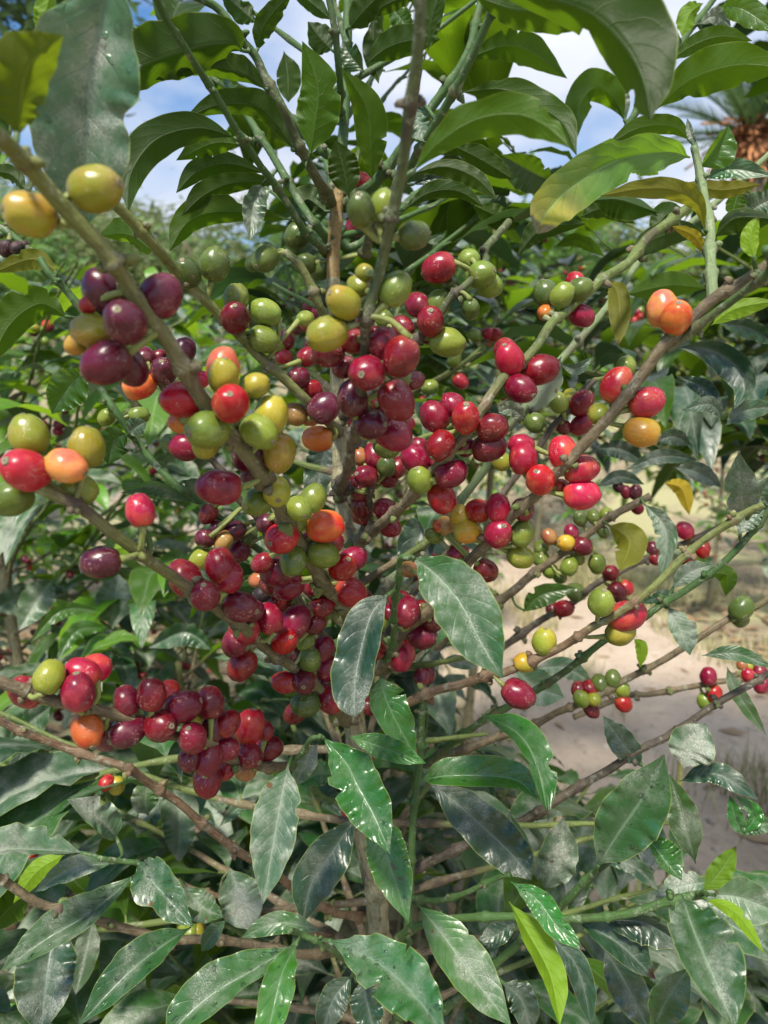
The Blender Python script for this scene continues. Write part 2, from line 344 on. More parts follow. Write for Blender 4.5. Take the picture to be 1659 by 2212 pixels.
def bark_mat(name, green, brown, brown2, streak=1.0, bump=1.0, blot=(.05, .03, .025)):
    g = NT(name)
    uv = g.n('ShaderNodeUVMap', uv_map='UVMap').outputs[0]
    pos = g.n('ShaderNodeTexCoord').outputs['Object']; age = g.attr('va')
    mp = g.n('ShaderNodeMapping', {'Vector': uv, 'Scale': (900, 70, 1)}).outputs[0]
    st = g.noise(mp, 1., 4, .6); nz = g.noise(pos, 130, 5, .6); nb = g.noise(pos, 38, 3)
    green, brown, brown2 = (tuple(c * k for c in q_) for q_, k in ((green, .85), (brown, .62), (brown2, .68)))
    br = g.mix(g.rng(nz, .35, .65), brown, brown2)
    br = g.mix(g.math('MULTIPLY', g.rng(st, .45, .75), .6 * streak), br, tuple(min(1, c * 1.8 + .02) for c in brown2))
    gr = g.mix(g.rng(st, .4, .7), green, tuple(c * 1.45 for c in green))
    col = g.mix(g.rng(g.math('ADD', age, g.math('MULTIPLY', g.math('SUBTRACT', nb, .5), .9)), .35, .65), gr, br)
    col = g.mix(g.math('MULTIPLY', g.rng(nb, .60, .68), .65), col, blot)
    col = g.mix(g.math('MULTIPLY', g.rng(g.noise(pos, 110, 5, .75), .56, .64), .6), col, (.25, .26, .19))
    col = g.mix(g.math('MULTIPLY', g.rng(g.noise(pos, 240, 3, .7), .58, .66), .5), col, (.03, .022, .016))
    h = g.math('ADD', g.math('MULTIPLY', st, .0006 * bump), g.math('MULTIPLY', nz, .0015 * bump))
    b = g.n('ShaderNodeBsdfPrincipled', {'Base Color': col, 'Roughness': .72, 'Normal': g.n('ShaderNodeBump', {'Height': h, 'Strength': .9, 'Distance': 1.})})
    return g.out(b)
BM = {
 'branch': bark_mat('bark_branch', (.10, .135, .03), (.13, .095, .05), (.21, .16, .09)),
 'olive':  bark_mat('bark_olive', (.13, .145, .035), (.14, .115, .055), (.20, .18, .095)),
 'red':    bark_mat('bark_reddish', (.13, .15, .04), (.17, .09, .045), (.25, .17, .10)),
 'dark':   bark_mat('bark_dark', (.07, .09, .03), (.065, .050, .036), (.14, .11, .075)),
 'stem':   bark_mat('stem_green', (.045, .10, .022), (.08, .10, .035), (.14, .14, .06), bump=.5, blot=(.045, .06, .02)),
 'stalk':  bark_mat('fruit_stalk', (.20, .23, .06), (.26, .24, .10), (.3, .28, .14), bump=.5, blot=(.12, .12, .05)),
 'pale':   bark_mat('stem_pale', (.14, .19, .08), (.17, .18, .10), (.22, .21, .14), bump=.5, blot=(.10, .11, .06)),
 'trunk':  bark_mat('bark_trunk', (.22, .22, .08), (.30, .265, .14), (.44, .39, .23), streak=1.3, bump=2.2),
 'tan':    bark_mat('bark_tan', (.36, .24, .07), (.33, .21, .07), (.42, .28, .11), blot=(.04, .02, .018)),
}
# ---------------------------------------------------------------- the main tree, measured
# branch: name | material | age0 age1 | start width px, end width px | tile x y depth ; ...   (joins the trunk last)
# below each branch its cherries: tile x y diameter colour [layer] [turn] [direction]
BRANCHES = """
b1 olive .3 1 | 38 27 : A -60 800 .165 ; A 130 1010 .185 ; A 420 1350 .2 ; A 690 1640 .21 ; D 870 270 .222 ; D 1090 560 .235 ; D 1330 950 .25 ; D 1500 1150 .262 ; D 1650 1370 .28 ; E 60 1490 .30 ; H 180 20 .325 ; H 345 335 .36 ; H 450 480 .385 ; H 560 620 .42 ; H 625 700 .46
A 620 1225 330 T 0.3 .7 20
A 190 1390 310 T 0.8 .8 160
D 670 230 285 P 1.5 1 100
D 1040 260 285 P 0.6 1.2 60
D 790 235 200 P 2.2
D 810 430 300 P -1.5 .35 115
D 590 485 235 T 0.6 1 170
D 490 575 150 Y 2.5
D 570 320 120 K 2.5
D 690 695 300 P -0.6 1.1 200
D 850 725 230 P 1.6 1.3 300
D 1180 930 265 R 0.9 1.2 190
D 1495 955 265 R -1.6 .25 90
D 1345 1125 265 G -0.9 .6 185
D 1445 720 240 S 2.0 1 90
D 1450 780 220 L 0.9 .8 90
D 1160 1080 150 O 3.2
E 0 838 170 L 1.8
E 95 1030 230 L 0.6 1 70
E 20 1140 225 G -0.9 .6 320
E 150 1275 220 T 0.2 1.1 270
D 1330 1210 200 L 2.6 1.2 270
E -20 1290 240 P 1.7 1.1 200
D 1420 1500 245 C 0.6 1.2 180
E -40 1420 120 P 3
E 135 1528 190 L -1.5 .35 275
E 10 1590 190 G -.4 .5 200
E 370 1570 170 G 0.2 1.2 60
E 280 1640 168 G -0.8 .4 300
H 445 90 215 O -0.2 1.3 10
H 168 168 205 R -1.2 .5 205
H 240 318 180 G -1.3 .75 265
H 430 275 195 G -1.3 1.2 340
H 268 50 150 G 1.2
H 145 375 215 D 1.2 1.2 200
H 205 480 190 C 1.2 1 210
H 612 520 200 K -0.6 1.3 330
H 560 360 175 R -0.6 .45 60
H 630 305 165 C 0.9 1.1 20
H 500 200 140 C 1.8
H 345 180 120 D 1.8
H 60 75 120 P 2.4
H 130 60 110 L 2.8
H 40 330 130 C 2
H 370 480 140 C 2.4
H 100 470 150 D 2.8
b2 dark .1 .9 | 27 20 : B 1065 -80 .19 ; B 1055 340 .2 ; B 980 850 .215 ; B 930 1160 .225 ; B 870 1420 .232 ; B 825 1640 .24 ; E 780 200 .247 ; E 710 425 .252 ; E 700 620 .262 ; E 672 880 .275 ; E 650 1050 .29 ; E 628 1190 .31 ; E 590 1400 .345 ; E 550 1490 .385 ; E 545 1560 .44
B 680 1362 200 g -0.3 .7 100
B 822 1335 190 G 1.4 1.1 80
B 1025 1525 200 g 0.8 1.2 10
E 565 300 230 T -0.6 .6 140
E 458 505 240 L -0.9 .8 200
E 905 215 218 G 0.4 1.2 60
E 665 195 150 L 1.6
E 700 110 130 L 1.9
E 822 562 200 C 0.3 1.2 60
E 940 655 255 C -1.3 1.2 250
E 718 757 235 C -1.5 .18 200
E 628 552 180 C 1.6
E 470 622 210 D 1.0 1.1 200
E 625 925 210 P 0.3 1 100
E 912 935 235 C -0.8 1.1 300
E 745 1092 200 P -1.4 .55 5
E 890 1155 210 C -0.6 .9 335
E 830 1015 160 C 1.6
E 975 1090 110 C 2.4
E 925 795 190 G 1.6
E 1025 805 125 D 2.4
E 850 1230 170 g 1.9
E 705 970 140 C 1.6
E 570 720 150 D 3
b3 olive .15 .5 | 23 21 : A 720 1280 .28 ; A 880 1450 .29 ; A 1030 1630 .30 ; D 1130 95 .315 ; D 1265 230 .33 ; D 1430 385 .34 ; D 1560 520 .35 ; E 10 630 .358 ; E 190 800 .365 ; E 350 960 .375 ; E 480 1090 .40 ; E 530 1140 .44
D 1213 112 178 g 0.2 .6 100
D 1390 55 190 g 0.5 1 80
D 1530 272 165 G 1.2
D 1525 400 190 D -0.5 .45 95
E 60 365 175 G 0.6 1 160
E 50 542 170 G -0.4 .8 340
E 442 985 195 P -1.2 1 40
E 365 872 135 C 1 .6 100
E 275 790 145 P 0.8
E 338 650 130 C 1.3
E 255 1025 145 B 1 1.2 160
E 360 1040 125 B 0.7
E 400 1185 175 O 0.2 1.2 170
E 320 405 100 G 3
b4 stem 0 .35 | 15 15 : D 270 20 .37 ; D 330 110 .37 ; D 450 230 .375 ; D 560 410 .38 ; D 640 820 .39 ; D 760 1020 .39 ; D 920 1240 .4 ; D 1120 1460 .4 ; D 1350 1640 .41 ; H -130 130 .42 ; H 0 230 .43 ; H 250 420 .44 ; H 470 660 .46
H -50 165 115 g -0.6 .8 240
D 690 1045 110 G 1.5
D 900 1035 120 G 1.5 1.2 0
b5 olive .4 .8 | 27 21 : D 200 1480 .238 ; D 390 1560 .244 ; G 560 -10 .25 ; G 700 100 .256 ; G 850 215 .265 ; G 955 295 .272 ; G 1100 385 .285 ; G 1240 485 .30 ; G 1430 640 .32 ; G 1560 735 .335 ; H 0 815 .36 ; H 130 930 .38 ; H 265 1035 .40 ; H 400 1140 .42 ; H 500 1260 .44 ; H 600 1370 .47
D 190 1160 260 L 0.8 1.2 100
D 560 1240 250 L 0.8 1.2 80
D 165 1388 285 K -0.3 .55 150
D 430 1362 245 S -0.4 .7 345
D 80 1570 260 G 1.2 1.2 200
D 500 1520 240 G 1.2 1.2 0
G 652 325 240 P -0.2 1.2 185
G 908 -12 205 K 0.3 1.3 100
G 1198 428 215 C 1.6 1.1 120
G 1430 352 205 C 0.9 1.2 100
G 1485 425 182 C 0.2 1.2 70
G 1330 545 188 D -1.2 .45 95
G 1560 615 212 D -1.4 .7 345
G 1520 850 170 C 1.2
G 1580 770 200 C 1.4
G 1568 992 188 C 0.4 1.2 250
G 1630 640 150 P 2
H 85 690 180 C 0.6 1.1 120
H 255 710 190 D 0.6 1.1 60
H 185 838 170 R -0.9 .3 30
H 345 955 155 g -0.4 .55 85
H 318 830 130 G 1.4
H 432 885 150 C 0.8 1.1 60
H 385 728 130 D 1 .8 220
H 308 1095 168 D -1.2 .25 270
H 185 1105 150 R 0 1 170
H 472 1210 185 C -0.4 1.2 150
H 320 1245 165 g -0.8 .75 170
H 250 1305 140 D 0.9
H 460 1010 170 D 1.2
H 430 610 155 C 1.4
H 240 930 140 D 1.8
H 440 1110 120 D 2.4
H 360 1190 100 D 2.4
H 745 1255 125 D 0.5
H 775 895 130 C 3
b5t stem 0 .8 | 12 16 : G 950 120 .268 ; G 975 180 .27 ; G 975 230 .271 ; G 955 290 .272
b9 dark .6 1 | 14 16 : D 820 560 .345 ; D 1020 800 .355 ; D 1180 1050 .37 ; D 1390 1350 .385 ; D 1560 1600 .40 ; H 20 50 .41 ; H 120 260 .42 ; H 300 600 .44 ; H 500 900 .47
D 935 665 160 P 0.6
D 1060 745 170 P -0.6 .4 95
D 1190 615 155 P 0.3
D 905 840 185 O -0.2 1.1 30
D 1035 645 80 D 1.6
D 1200 1240 180 C -0.5 1.2 170
D 1100 1210 110 g 1.5
D 1300 800 110 K 1.5
G 1330 172 130 P 0.5
G 1410 112 115 P 1.3
G 1448 187 125 B 0.3
G 1525 122 130 P 0.9
G 1545 260 140 P 0.6
G 1303 305 135 L 0.6
G 1350 15 120 C 1.2
H 15 440 115 B 0.5
H 40 532 120 X -0.5
H 140 580 150 C 0.8
H 195 640 140 C 1.5
H 60 450 120 D 2
H 150 490 160 D 1.5
b6 branch .0 .95 | 19 22 : C 1200 1310 .41 ; C 1010 1440 .40 ; C 880 1540 .395 ; F 740 50 .385 ; F 600 150 .375 ; F 480 250 .37 ; F 340 375 .365 ; F 260 440 .36 ; F 150 600 .35 ; F 20 745 .345 ; E 1610 795 .34 ; E 1480 985 .335 ; E 1390 1120 .335 ; E 1280 1240 .34 ; E 1150 1400 .35 ; E 1050 1530 .365 ; E 900 1655 .39 ; H 780 100 .41 ; H 620 225 .45
E 1155 1040 188 C 0.3 1.1 130
E 1278 962 155 C 1.2
E 1358 1048 182 R -0.7 .55 95
E 1530 1110 190 C 0.3 1.2 10
E 1508 1242 185 D 0.9 1.2 10
E 1195 1228 182 C -0.7 .75 235
E 1035 1310 192 C 0.7 1 130
E 1265 1410 192 C 0.1 1.2 30
E 1062 1450 165 G -0.9 .6 105
E 1205 1572 182 R 0.1 .95 290
E 1360 1240 130 D 1.6
E 1050 1230 115 C 2.4
E 1170 1330 110 C 2
E 1245 1290 90 C 2
F -15 670 190 R -0.7 .65 115
F -45 610 150 C 1.3
F 182 737 198 C 0.4 1.2 10
F 55 860 182 C -0.5 .65 330
F 218 245 160 g 0.6 1.1 110
F 325 255 150 G -0.7 1 60
F 435 218 150 g -0.6 .9 30
F 410 165 120 K 1.4
F 450 387 150 C 1.0 1.3 330
F 215 362 100 O 1.5
b6s dark .5 1 | 12 14 : E 745 1560 .40 ; E 780 1460 .395 ; E 740 1560 .41 ; E 735 1640 .42 ; H 690 120 .44 ; H 640 210 .46
E 770 1300 155 C 0.6
E 845 1365 128 g -0.8 .55 80
E 712 1427 150 C -0.5 .5 160
E 920 1370 130 C 1
E 672 1300 120 B 1
E 860 1450 110 C 1.4
E 665 1525 120 D 1
E 610 1480 110 C 1.8
E 685 1620 145 C 0.4 .7 80
E 840 1640 140 C 0.4
H 870 100 130 C 0.8
H 690 20 130 C 0.8
b7 branch .85 1 | 25 21 : F 1760 -20 .285 ; F 1500 170 .295 ; F 1290 290 .302 ; F 1120 450 .308 ; F 980 570 .31 ; F 870 740 .315 ; F 760 880 .318 ; F 640 1030 .322 ; F 560 1120 .326 ; F 420 1270 .333 ; F 285 1400 .34 ; F 170 1530 .35 ; F 40 1640 .36 ; H 1600 90 .37 ; H 1490 210 .38 ; H 1380 320 .39 ; H 1250 500 .405 ; H 1110 655 .42 ; H 950 800 .44 ; H 780 1040 .47
F 680 838 205 K 0.8 1.2 60
F 870 948 205 K 0.5 1.2 20
F 840 1140 208 Y 0.3 .8 340
F 565 1022 140 L 1.0
F 978 345 205 S 0.8 1.1 110
F 1062 400 200 O -0.6 .6 85
F 330 1272 190 K 0.6 1.1 110
F 448 1382 185 K 0.8 1.2 20
F 450 1545 200 K 0.4 1.3 10
F 182 1450 192 K -0.8 .35 120
F 72 1312 190 R 0.4 1.2 100
F 60 1225 150 R 1.5
F 310 1500 120 R 1.8
H 1570 -25 160 R 0.2 .9 100
H 1440 -10 150 R 0.6
F 70 1640 150 D 1.3
H 1570 140 182 K -0.5 .4 45
I 65 138 160 G 0.5 1.2 60
I 55 290 155 L 0.5 1.2 340
H 1370 125 160 Y -0.2 1.2 0
H 1320 25 140 Y 0.6
H 1232 90 115 B 1.3
H 1182 92 80 O 1.4
H 1145 152 95 G 0.9
H 1295 270 120 C 1
H 1490 380 150 C 0.6
H 985 370 110 B 2.5
H 970 645 185 C -0.9 1.3 60
H 935 575 150 D 0.7
H 860 650 100 C 1.8
H 1078 805 180 D 0.5 .7 350
H 940 930 175 R 0.5 .85 260
H 1070 620 110 C 1.5
H 1150 720 120 D 1.3
H 1000 760 90 D 1.6
b7g stem .25 .6 | 18 18 : C 1640 1600 .26 ; F 1659 95 .27 ; F 1470 260 .285 ; F 1250 420 .3 ; F 1090 540 .31 ; F 1000 600 .313
b8 dark .0 .9 | 16 20 : C -20 1440 .40 ; C -180 1620 .39 ; E 1490 40 .385 ; E 1370 190 .37 ; E 1270 270 .37 ; E 1150 430 .375 ; E 1040 540 .38 ; E 900 720 .39 ; E 790 860 .40 ; E 720 920 .42 ; E 560 1040 .45
E 1185 78 190 C 0 1.2 200
E 1458 122 172 G -0.4 .75 15
E 1512 190 160 G 0.9
E 1380 28 150 G 1
E 1392 345 120 g 0.6
E 1052 320 168 D 1.0
E 1180 312 165 G 0.9 1 70
E 1130 425 188 C -0.5 .45 95
E 1240 560 190 G 0.3 .95 345
E 1130 520 110 D 1.6
E 950 468 155 C 0.8
E 1260 185 110 g 2
E 830 405 120 G 1.3
b8s dark 1 1 | 14 16 : F 540 800 .42 ; F 440 900 .42 ; F 330 1050 .42 ; F 250 1130 .425 ; F 150 1270 .43 ; F 30 1420 .44 ; H 1500 0 .45 ; H 1300 210 .46 ; H 1000 560 .48 ; H 760 940 .5
F 305 950 130 G -0.3 1.1 120
F 380 910 100 L 1
F 450 952 155 D -0.3 .7 60
F 450 1092 135 C 0.5 .7 40
F 150 1082 130 g 1
F 335 1110 100 D 1
F 740 712 130 G 1
E 1590 1330 120 L 1
b9x stem .2 .8 | 14 16 : A -120 1400 .42 ; A 20 1480 .42 ; A 170 1590 .42 ; D 230 -10 .42 ; D 420 210 .43 ; D 540 370 .44 ; D 640 560 .45 ; D 900 1000 .48
A 40 1610 95 X -0.4
A 110 1605 80 X -0.8
A 160 1590 60 X 0.2
b10 red .2 1 | 15 20 : I 1640 -60 .33 ; I 1500 10 .335 ; I 1250 175 .345 ; I 1090 310 .35 ; I 950 450 .352 ; I 830 545 .355 ; I 680 650 .36 ; I 520 745 .365 ; I 440 800 .37 ; I 300 890 .38 ; I 140 965 .39 ; I -60 1050 .40 ; H 1500 1065 .41 ; H 1330 1115 .42 ; H 1130 1165 .43 ; H 980 1235 .44 ; H 800 1300 .48
I 578 585 170 G -0.6 .6 70
I 745 672 205 K 0.9 1.2 20
I 700 785 170 L 1.2 1.2 10
I 210 840 160 L 0.3 .7 80
I 85 975 130 Y 0.3 .7 190
I 40 1180 195 C 0.0 1.1 330
b11 branch .6 1 | 14 16 : I 1760 520 .47 ; I 1570 630 .48 ; I 1410 695 .485 ; I 1240 800 .49 ; I 1090 900 .5 ; I 880 1020 .51 ; I 700 1110 .52 ; I 430 1245 .53 ; I 300 1295 .54 ; I 110 1390 .55 ; I -120 1470 .57 ; H 1150 1600 .60
I 1485 625 145 g -0.5 1 60
I 1480 695 110 g 0.6
I 450 1210 110 G -0.9
I 530 1212 90 L -0.4
I 505 1140 100 C 0.5
I 432 1150 100 C 0.7
I 570 1110 110 g 0.5
I 655 1080 100 g 0.3
I 715 1150 100 G 0.5
I 724 1242 105 R 0.4
I 515 1282 100 C 0.6
b13 branch .9 1 | 13 12 : I 1800 1040 .60 ; I 1640 1065 .60 ; I 1450 1090 .60 ; I 1300 1105 .60 ; I 1170 1135 .61 ; I 900 1175 .62 ; I 750 1195 .63 ; I 400 1330 .65
I 1535 1060 90 K -0.4
I 1622 1120 105 C -0.5
I 1492 988 75 B 0.5
I 1600 1030 90 C 0.6
I 1530 1000 60 L 0.8
I 1272 1065 105 C -0.3 .9 80
I 1310 1177 105 R 0.2
I 1252 1230 100 G 0.3
b14 branch .9 1 | 16 20 : I 900 -100 .52 ; I 640 30 .53 ; I 500 130 .54 ; I 300 280 .55 ; I 110 420 .56 ; I -60 560 .57 ; H 1300 760 .6 ; H 1000 1000 .62
I 242 160 100 B -0.3
I 350 200 108 Y -0.7
I 385 130 95 D 0.3
I 456 222 120 D -0.4
I 440 45 90 g 0.2
I 590 130 75 g 0.2
I 185 300 110 G 0.8
I 372 352 115 G -0.3 1 60
I 550 335 115 G 0.3
I 425 305 90 G 1
I 530 30 90 g 0.8
I 245 380 100 G 0.8
I 190 230 100 G 1.3
I 610 15 90 G 1.2
I 310 420 90 g 1.2
b15 dark .9 1 | 12 15 : I 1420 60 .57 ; I 1300 120 .58 ; I 1080 215 .59 ; I 870 300 .60 ; I 700 385 .60 ; I 560 455 .60 ; I 380 600 .61 ; I 200 700 .62 ; I -100 900 .64
I 637 395 108 C -0.4
I 680 512 112 D -0.3
I 738 490 95 K 0.4
I 700 555 90 D 0.8
I 410 520 120 g 0.5
I 337 626 112 C -0.3 .9 10
I 262 625 90 D 1
I 912 238 85 P 0.2
I 925 303 85 C 0.2
I 1120 120 108 K -0.2
I 1170 180 80 K 0.8
I 1236 243 98 R -0.2
I 1140 312 85 C 0.6
I 740 600 70 D 1.2
F 740 1530 80 D 1
F 690 1495 70 P 1
F 800 1530 90 P 0.6
F 810 1630 80 C 1
b12 dark 1 1 | 14 20 : I 1760 980 .42 ; I 1659 1040 .43 ; I 1540 1115 .435 ; I 1400 1200 .44 ; I 1250 1300 .445 ; I 1010 1450 .45 ; I 870 1515 .45 ; I 720 1600 .455 ; L 600 20 .46 ; L 350 170 .47 ; L 60 350 .49 ; K 1350 500 .50 ; K 1100 620 .51 ; K 850 740 .53
b16 branch 1 1 | 27 18 : G -80 1085 .285 ; G 100 1135 .29 ; G 230 1180 .295 ; G 400 1232 .30 ; G 560 1265 .305 ; G 800 1335 .315 ; G 1000 1410 .325 ; G 1160 1455 .335 ; G 1350 1490 .345 ; G 1500 1600 .37 ; H 30 1640 .40 ; H 240 1645 .43 ; K 500 40 .47
G 170 1165 205 C 1.2 1.2 150
G 320 1067 195 L -0.6 1.2 80
G 535 1040 195 K 0.2 1.2 150
G 610 1020 195 K 1.0 1.2 30
G 505 1170 208 C -0.9 .8 100
G 430 1070 130 C 1.7
G 565 1412 198 O 0 .75 290
G 700 1450 200 P 1.2
G 825 1422 205 P 0.1 .75 210
G 820 1222 175 D 0.5
G 980 1182 192 D -0.4 .75 95
G 1095 1170 150 R 1.1
G 1038 1387 205 D -0.6 .4 0
G 1185 1260 215 C -0.5 .8 20
G 1360 1235 185 C 0.4 1.3 90
G 1245 1465 192 D -1.2 .4 120
G 1240 1350 140 L 1.0
G 1375 1400 160 P 0.9
G 1470 1370 165 C 0.7
G 1450 1535 170 C -0.4 .85 180
G 1350 1595 190 D -0.9 .85 270
G 1225 1605 140 D 0.5
G 1620 1390 190 R 0.3 .8 80
G 1612 1578 175 D -0.8 .6 320
H 80 1532 165 C 0.5 1.2 20
J 1345 85 185 C -0.2 1.3 270
J 1590 20 130 B 1
J 1465 15 120 R 1
H 60 1420 110 C 1.5
b17 red .7 .8 | 17 17 : G -100 1310 .345 ; G 0 1345 .35 ; G 250 1450 .36 ; G 490 1550 .37 ; G 800 1650 .38 ; J 1010 130 .40 ; J 1180 240 .41 ; J 1330 370 .42 ; J 1480 480 .43 ; J 1640 590 .44 ; K 140 700 .46 ; K 300 830 .48 ; K 500 930 .50 ; K 720 980 .53
b18 branch 1 1 | 18 18 : J -60 670 .38 ; J 0 710 .385 ; J 100 770 .39 ; J 320 890 .40 ; J 620 985 .41 ; J 860 1040 .42 ; J 1100 1100 .43 ; J 1300 1110 .44 ; J 1560 1130 .455 ; K 300 1200 .48 ; K 740 1200 .55
b19 red .7 .9 | 11 12 : J 1150 725 .50 ; J 1240 770 .50 ; J 1420 825 .505 ; J 1659 945 .51 ; K 160 1005 .52 ; K 500 1100 .54
b20 stem 0 .3 | 18 16 : L 1260 810 .35 ; L 1080 840 .355 ; L 800 930 .365 ; L 540 975 .375 ; L 320 985 .385 ; L 0 955 .40 ; K 1320 960 .42 ; K 1000 1050 .46 ; K 840 1180 .52
b21 stem 0 .2 | 16 17 : L 870 410 .37 ; L 700 530 .38 ; L 550 655 .39 ; L 320 890 .41 ; L 180 1010 .42 ; L -20 1190 .44 ; K 1300 1500 .48 ; K 900 1800 .54
b22 stem 0 .4 | 15 15 : I 1720 -60 .38 ; I 1440 265 .39 ; I 1290 400 .395 ; I 1120 515 .40 ; I 960 600 .405 ; I 840 690 .41 ; I 560 860 .43 ; I 250 1100 .46 ; H 1400 1400 .5 ; H 1100 1640 .56
b23 stem 0 .1 | 15 18 : H 1075 1180 .48 ; H 1060 1600 .49 ; K 1020 350 .49 ; K 990 830 .49 ; K 975 1200 .49 ; K 960 1500 .50 ; K 870 1750 .54
b24 stem 0 .2 | 11 12 : K 1650 690 .40 ; K 1580 705 .405 ; K 1400 780 .42 ; K 1180 860 .45 ; K 990 845 .48
b25 stem 0 .1 | 12 14 : H 1000 290 .295 ; H 940 300 .30 ; H 925 450 .32 ; H 895 620 .36 ; H 890 830 .41 ; H 840 960 .45
b26 stem 0 .2 | 10 12 : H 420 1465 .33 ; H 350 1490 .34 ; H 290 1590 .37 ; H 250 1650 .40 ; K 420 180 .46 ; K 660 260 .52
b27 stem 0 .2 | 13 13 : K 230 1050 .33 ; K 300 1080 .34 ; K 430 1130 .345 ; K 540 1210 .36 ; K 660 1330 .4 ; K 800 1500 .5
b28 stem 0 .2 | 11 11 : J 660 580 .36 ; J 780 600 .365 ; J 900 620 .37 ; J 960 700 .39 ; J 1200 900 .45 ; K 100 1150 .52
b29 branch .8 1 | 22 24 : H 1110 480 .44 ; H 1110 650 .45 ; H 960 800 .46 ; H 790 1040 .485
t1 stem .1 .5 | 15 16 : A 960 -120 .27 ; A 1060 110 .29 ; A 1230 360 .31 ; A 1400 625 .335 ; A 1560 890 .355 ; B 20 1070 .375 ; B 130 1200 .39 ; B 260 1420 .41 ; B 350 1540 .43 ; B 450 1640 .46
t2 stem .2 .9 | 17 22 : A 1200 -60 .36 ; A 1400 50 .37 ; A 1560 240 .375 ; B 0 350 .38 ; B 60 500 .385 ; B 150 680 .39 ; B 230 850 .40 ; B 310 1010 .41 ; B 400 1170 .43 ; B 510 1340 .46
B 265 1530 165 g 0.6 1.2 60
B 60 1640 130 g 0.5
t3 stem .1 .3 | 15 19 : B -200 520 .48 ; B 0 860 .47 ; B 120 1020 .47 ; B 250 1250 .465 ; B 360 1430 .46 ; B 470 1560 .47
t4 stem 0 .2 | 14 17 : A 1659 500 .45 ; B 160 690 .455 ; B 330 860 .46 ; B 450 1000 .465 ; B 560 1060 .47
t5 stem .1 .6 | 18 20 : B 1640 -120 .30 ; B 1570 20 .31 ; B 1500 140 .315 ; B 1320 540 .335 ; B 1190 760 .35 ; B 1060 980 .37 ; B 900 1240 .41 ; B 750 1500 .45 ; B 700 1640 .47
E 320 50 130 g 0.6
E 420 90 130 g 1.2
t6 stem .0 .3 | 16 26 : B 1480 -40 .42 ; B 1380 330 .42 ; B 1150 680 .43 ; B 960 950 .44 ; B 780 1180 .455 ; B 560 1340 .47
t7 stem .0 .1 | 15 15 : B 470 -60 .38 ; B 515 250 .39 ; B 545 560 .41 ; B 552 770 .44
t8 stem .1 .3 | 14 20 : B 1640 1250 .52 ; B 1200 1180 .50 ; B 860 1420 .48 ; B 640 1590 .475 ; B 510 1570 .47
r1 pale 0 .3 | 15 24 : C 1170 960 .37 ; C 1195 1060 .37 ; C 1240 1250 .365 ; C 1285 1480 .345 ; C 1292 1659 .325 ; F 1285 130 .31 ; F 1290 300 .304
r2 stem -.2 .0 | 12 18 : C 1360 -60 .5 ; C 1290 30 .5 ; C 1130 230 .5 ; C 1000 420 .5 ; C 860 640 .5 ; C 760 800 .5 ; C 600 1060 .52 ; C 500 1290 .54
r3 pale .1 .4 | 13 18 : C 1720 950 .5 ; C 1500 1150 .5 ; C 1280 1350 .5 ; C 1100 1480 .5 ; C 860 1640 .49 ; F 600 350 .48 ; F 300 700 .47 ; F -60 1150 .47 ; E 1400 1500 .47 ; H 660 700 .49
t9 olive .4 .6 | 18 20 : E 180 -30 .42 ; E 260 40 .42 ; E 340 180 .425 ; E 430 370 .435 ; E 500 520 .45
E 60 20 165 g -0.3
E -10 45 110 g .8
"""
TRUNK = "B 600 -120 .47 20; B 592 200 .47 21 ; B 575 700 .47 22 ; B 560 940 .47 23; B 535 1220 .47 25 ; B 512 1500 .47 28 ; E 500 100 .47 28 ; E 515 600 .47 27 ; E 535 1050 .475 32 ; E 545 1350 .475 34 ; E 560 1600 .48 34 ; H 590 200 .48 37 ; H 620 700 .485 42 ; H 640 1380 .495 48 ; K 700 400 .51 44 ; K 775 700 .515 46 ; K 795 1050 .52 47 ; K 810 1500 .54 50"
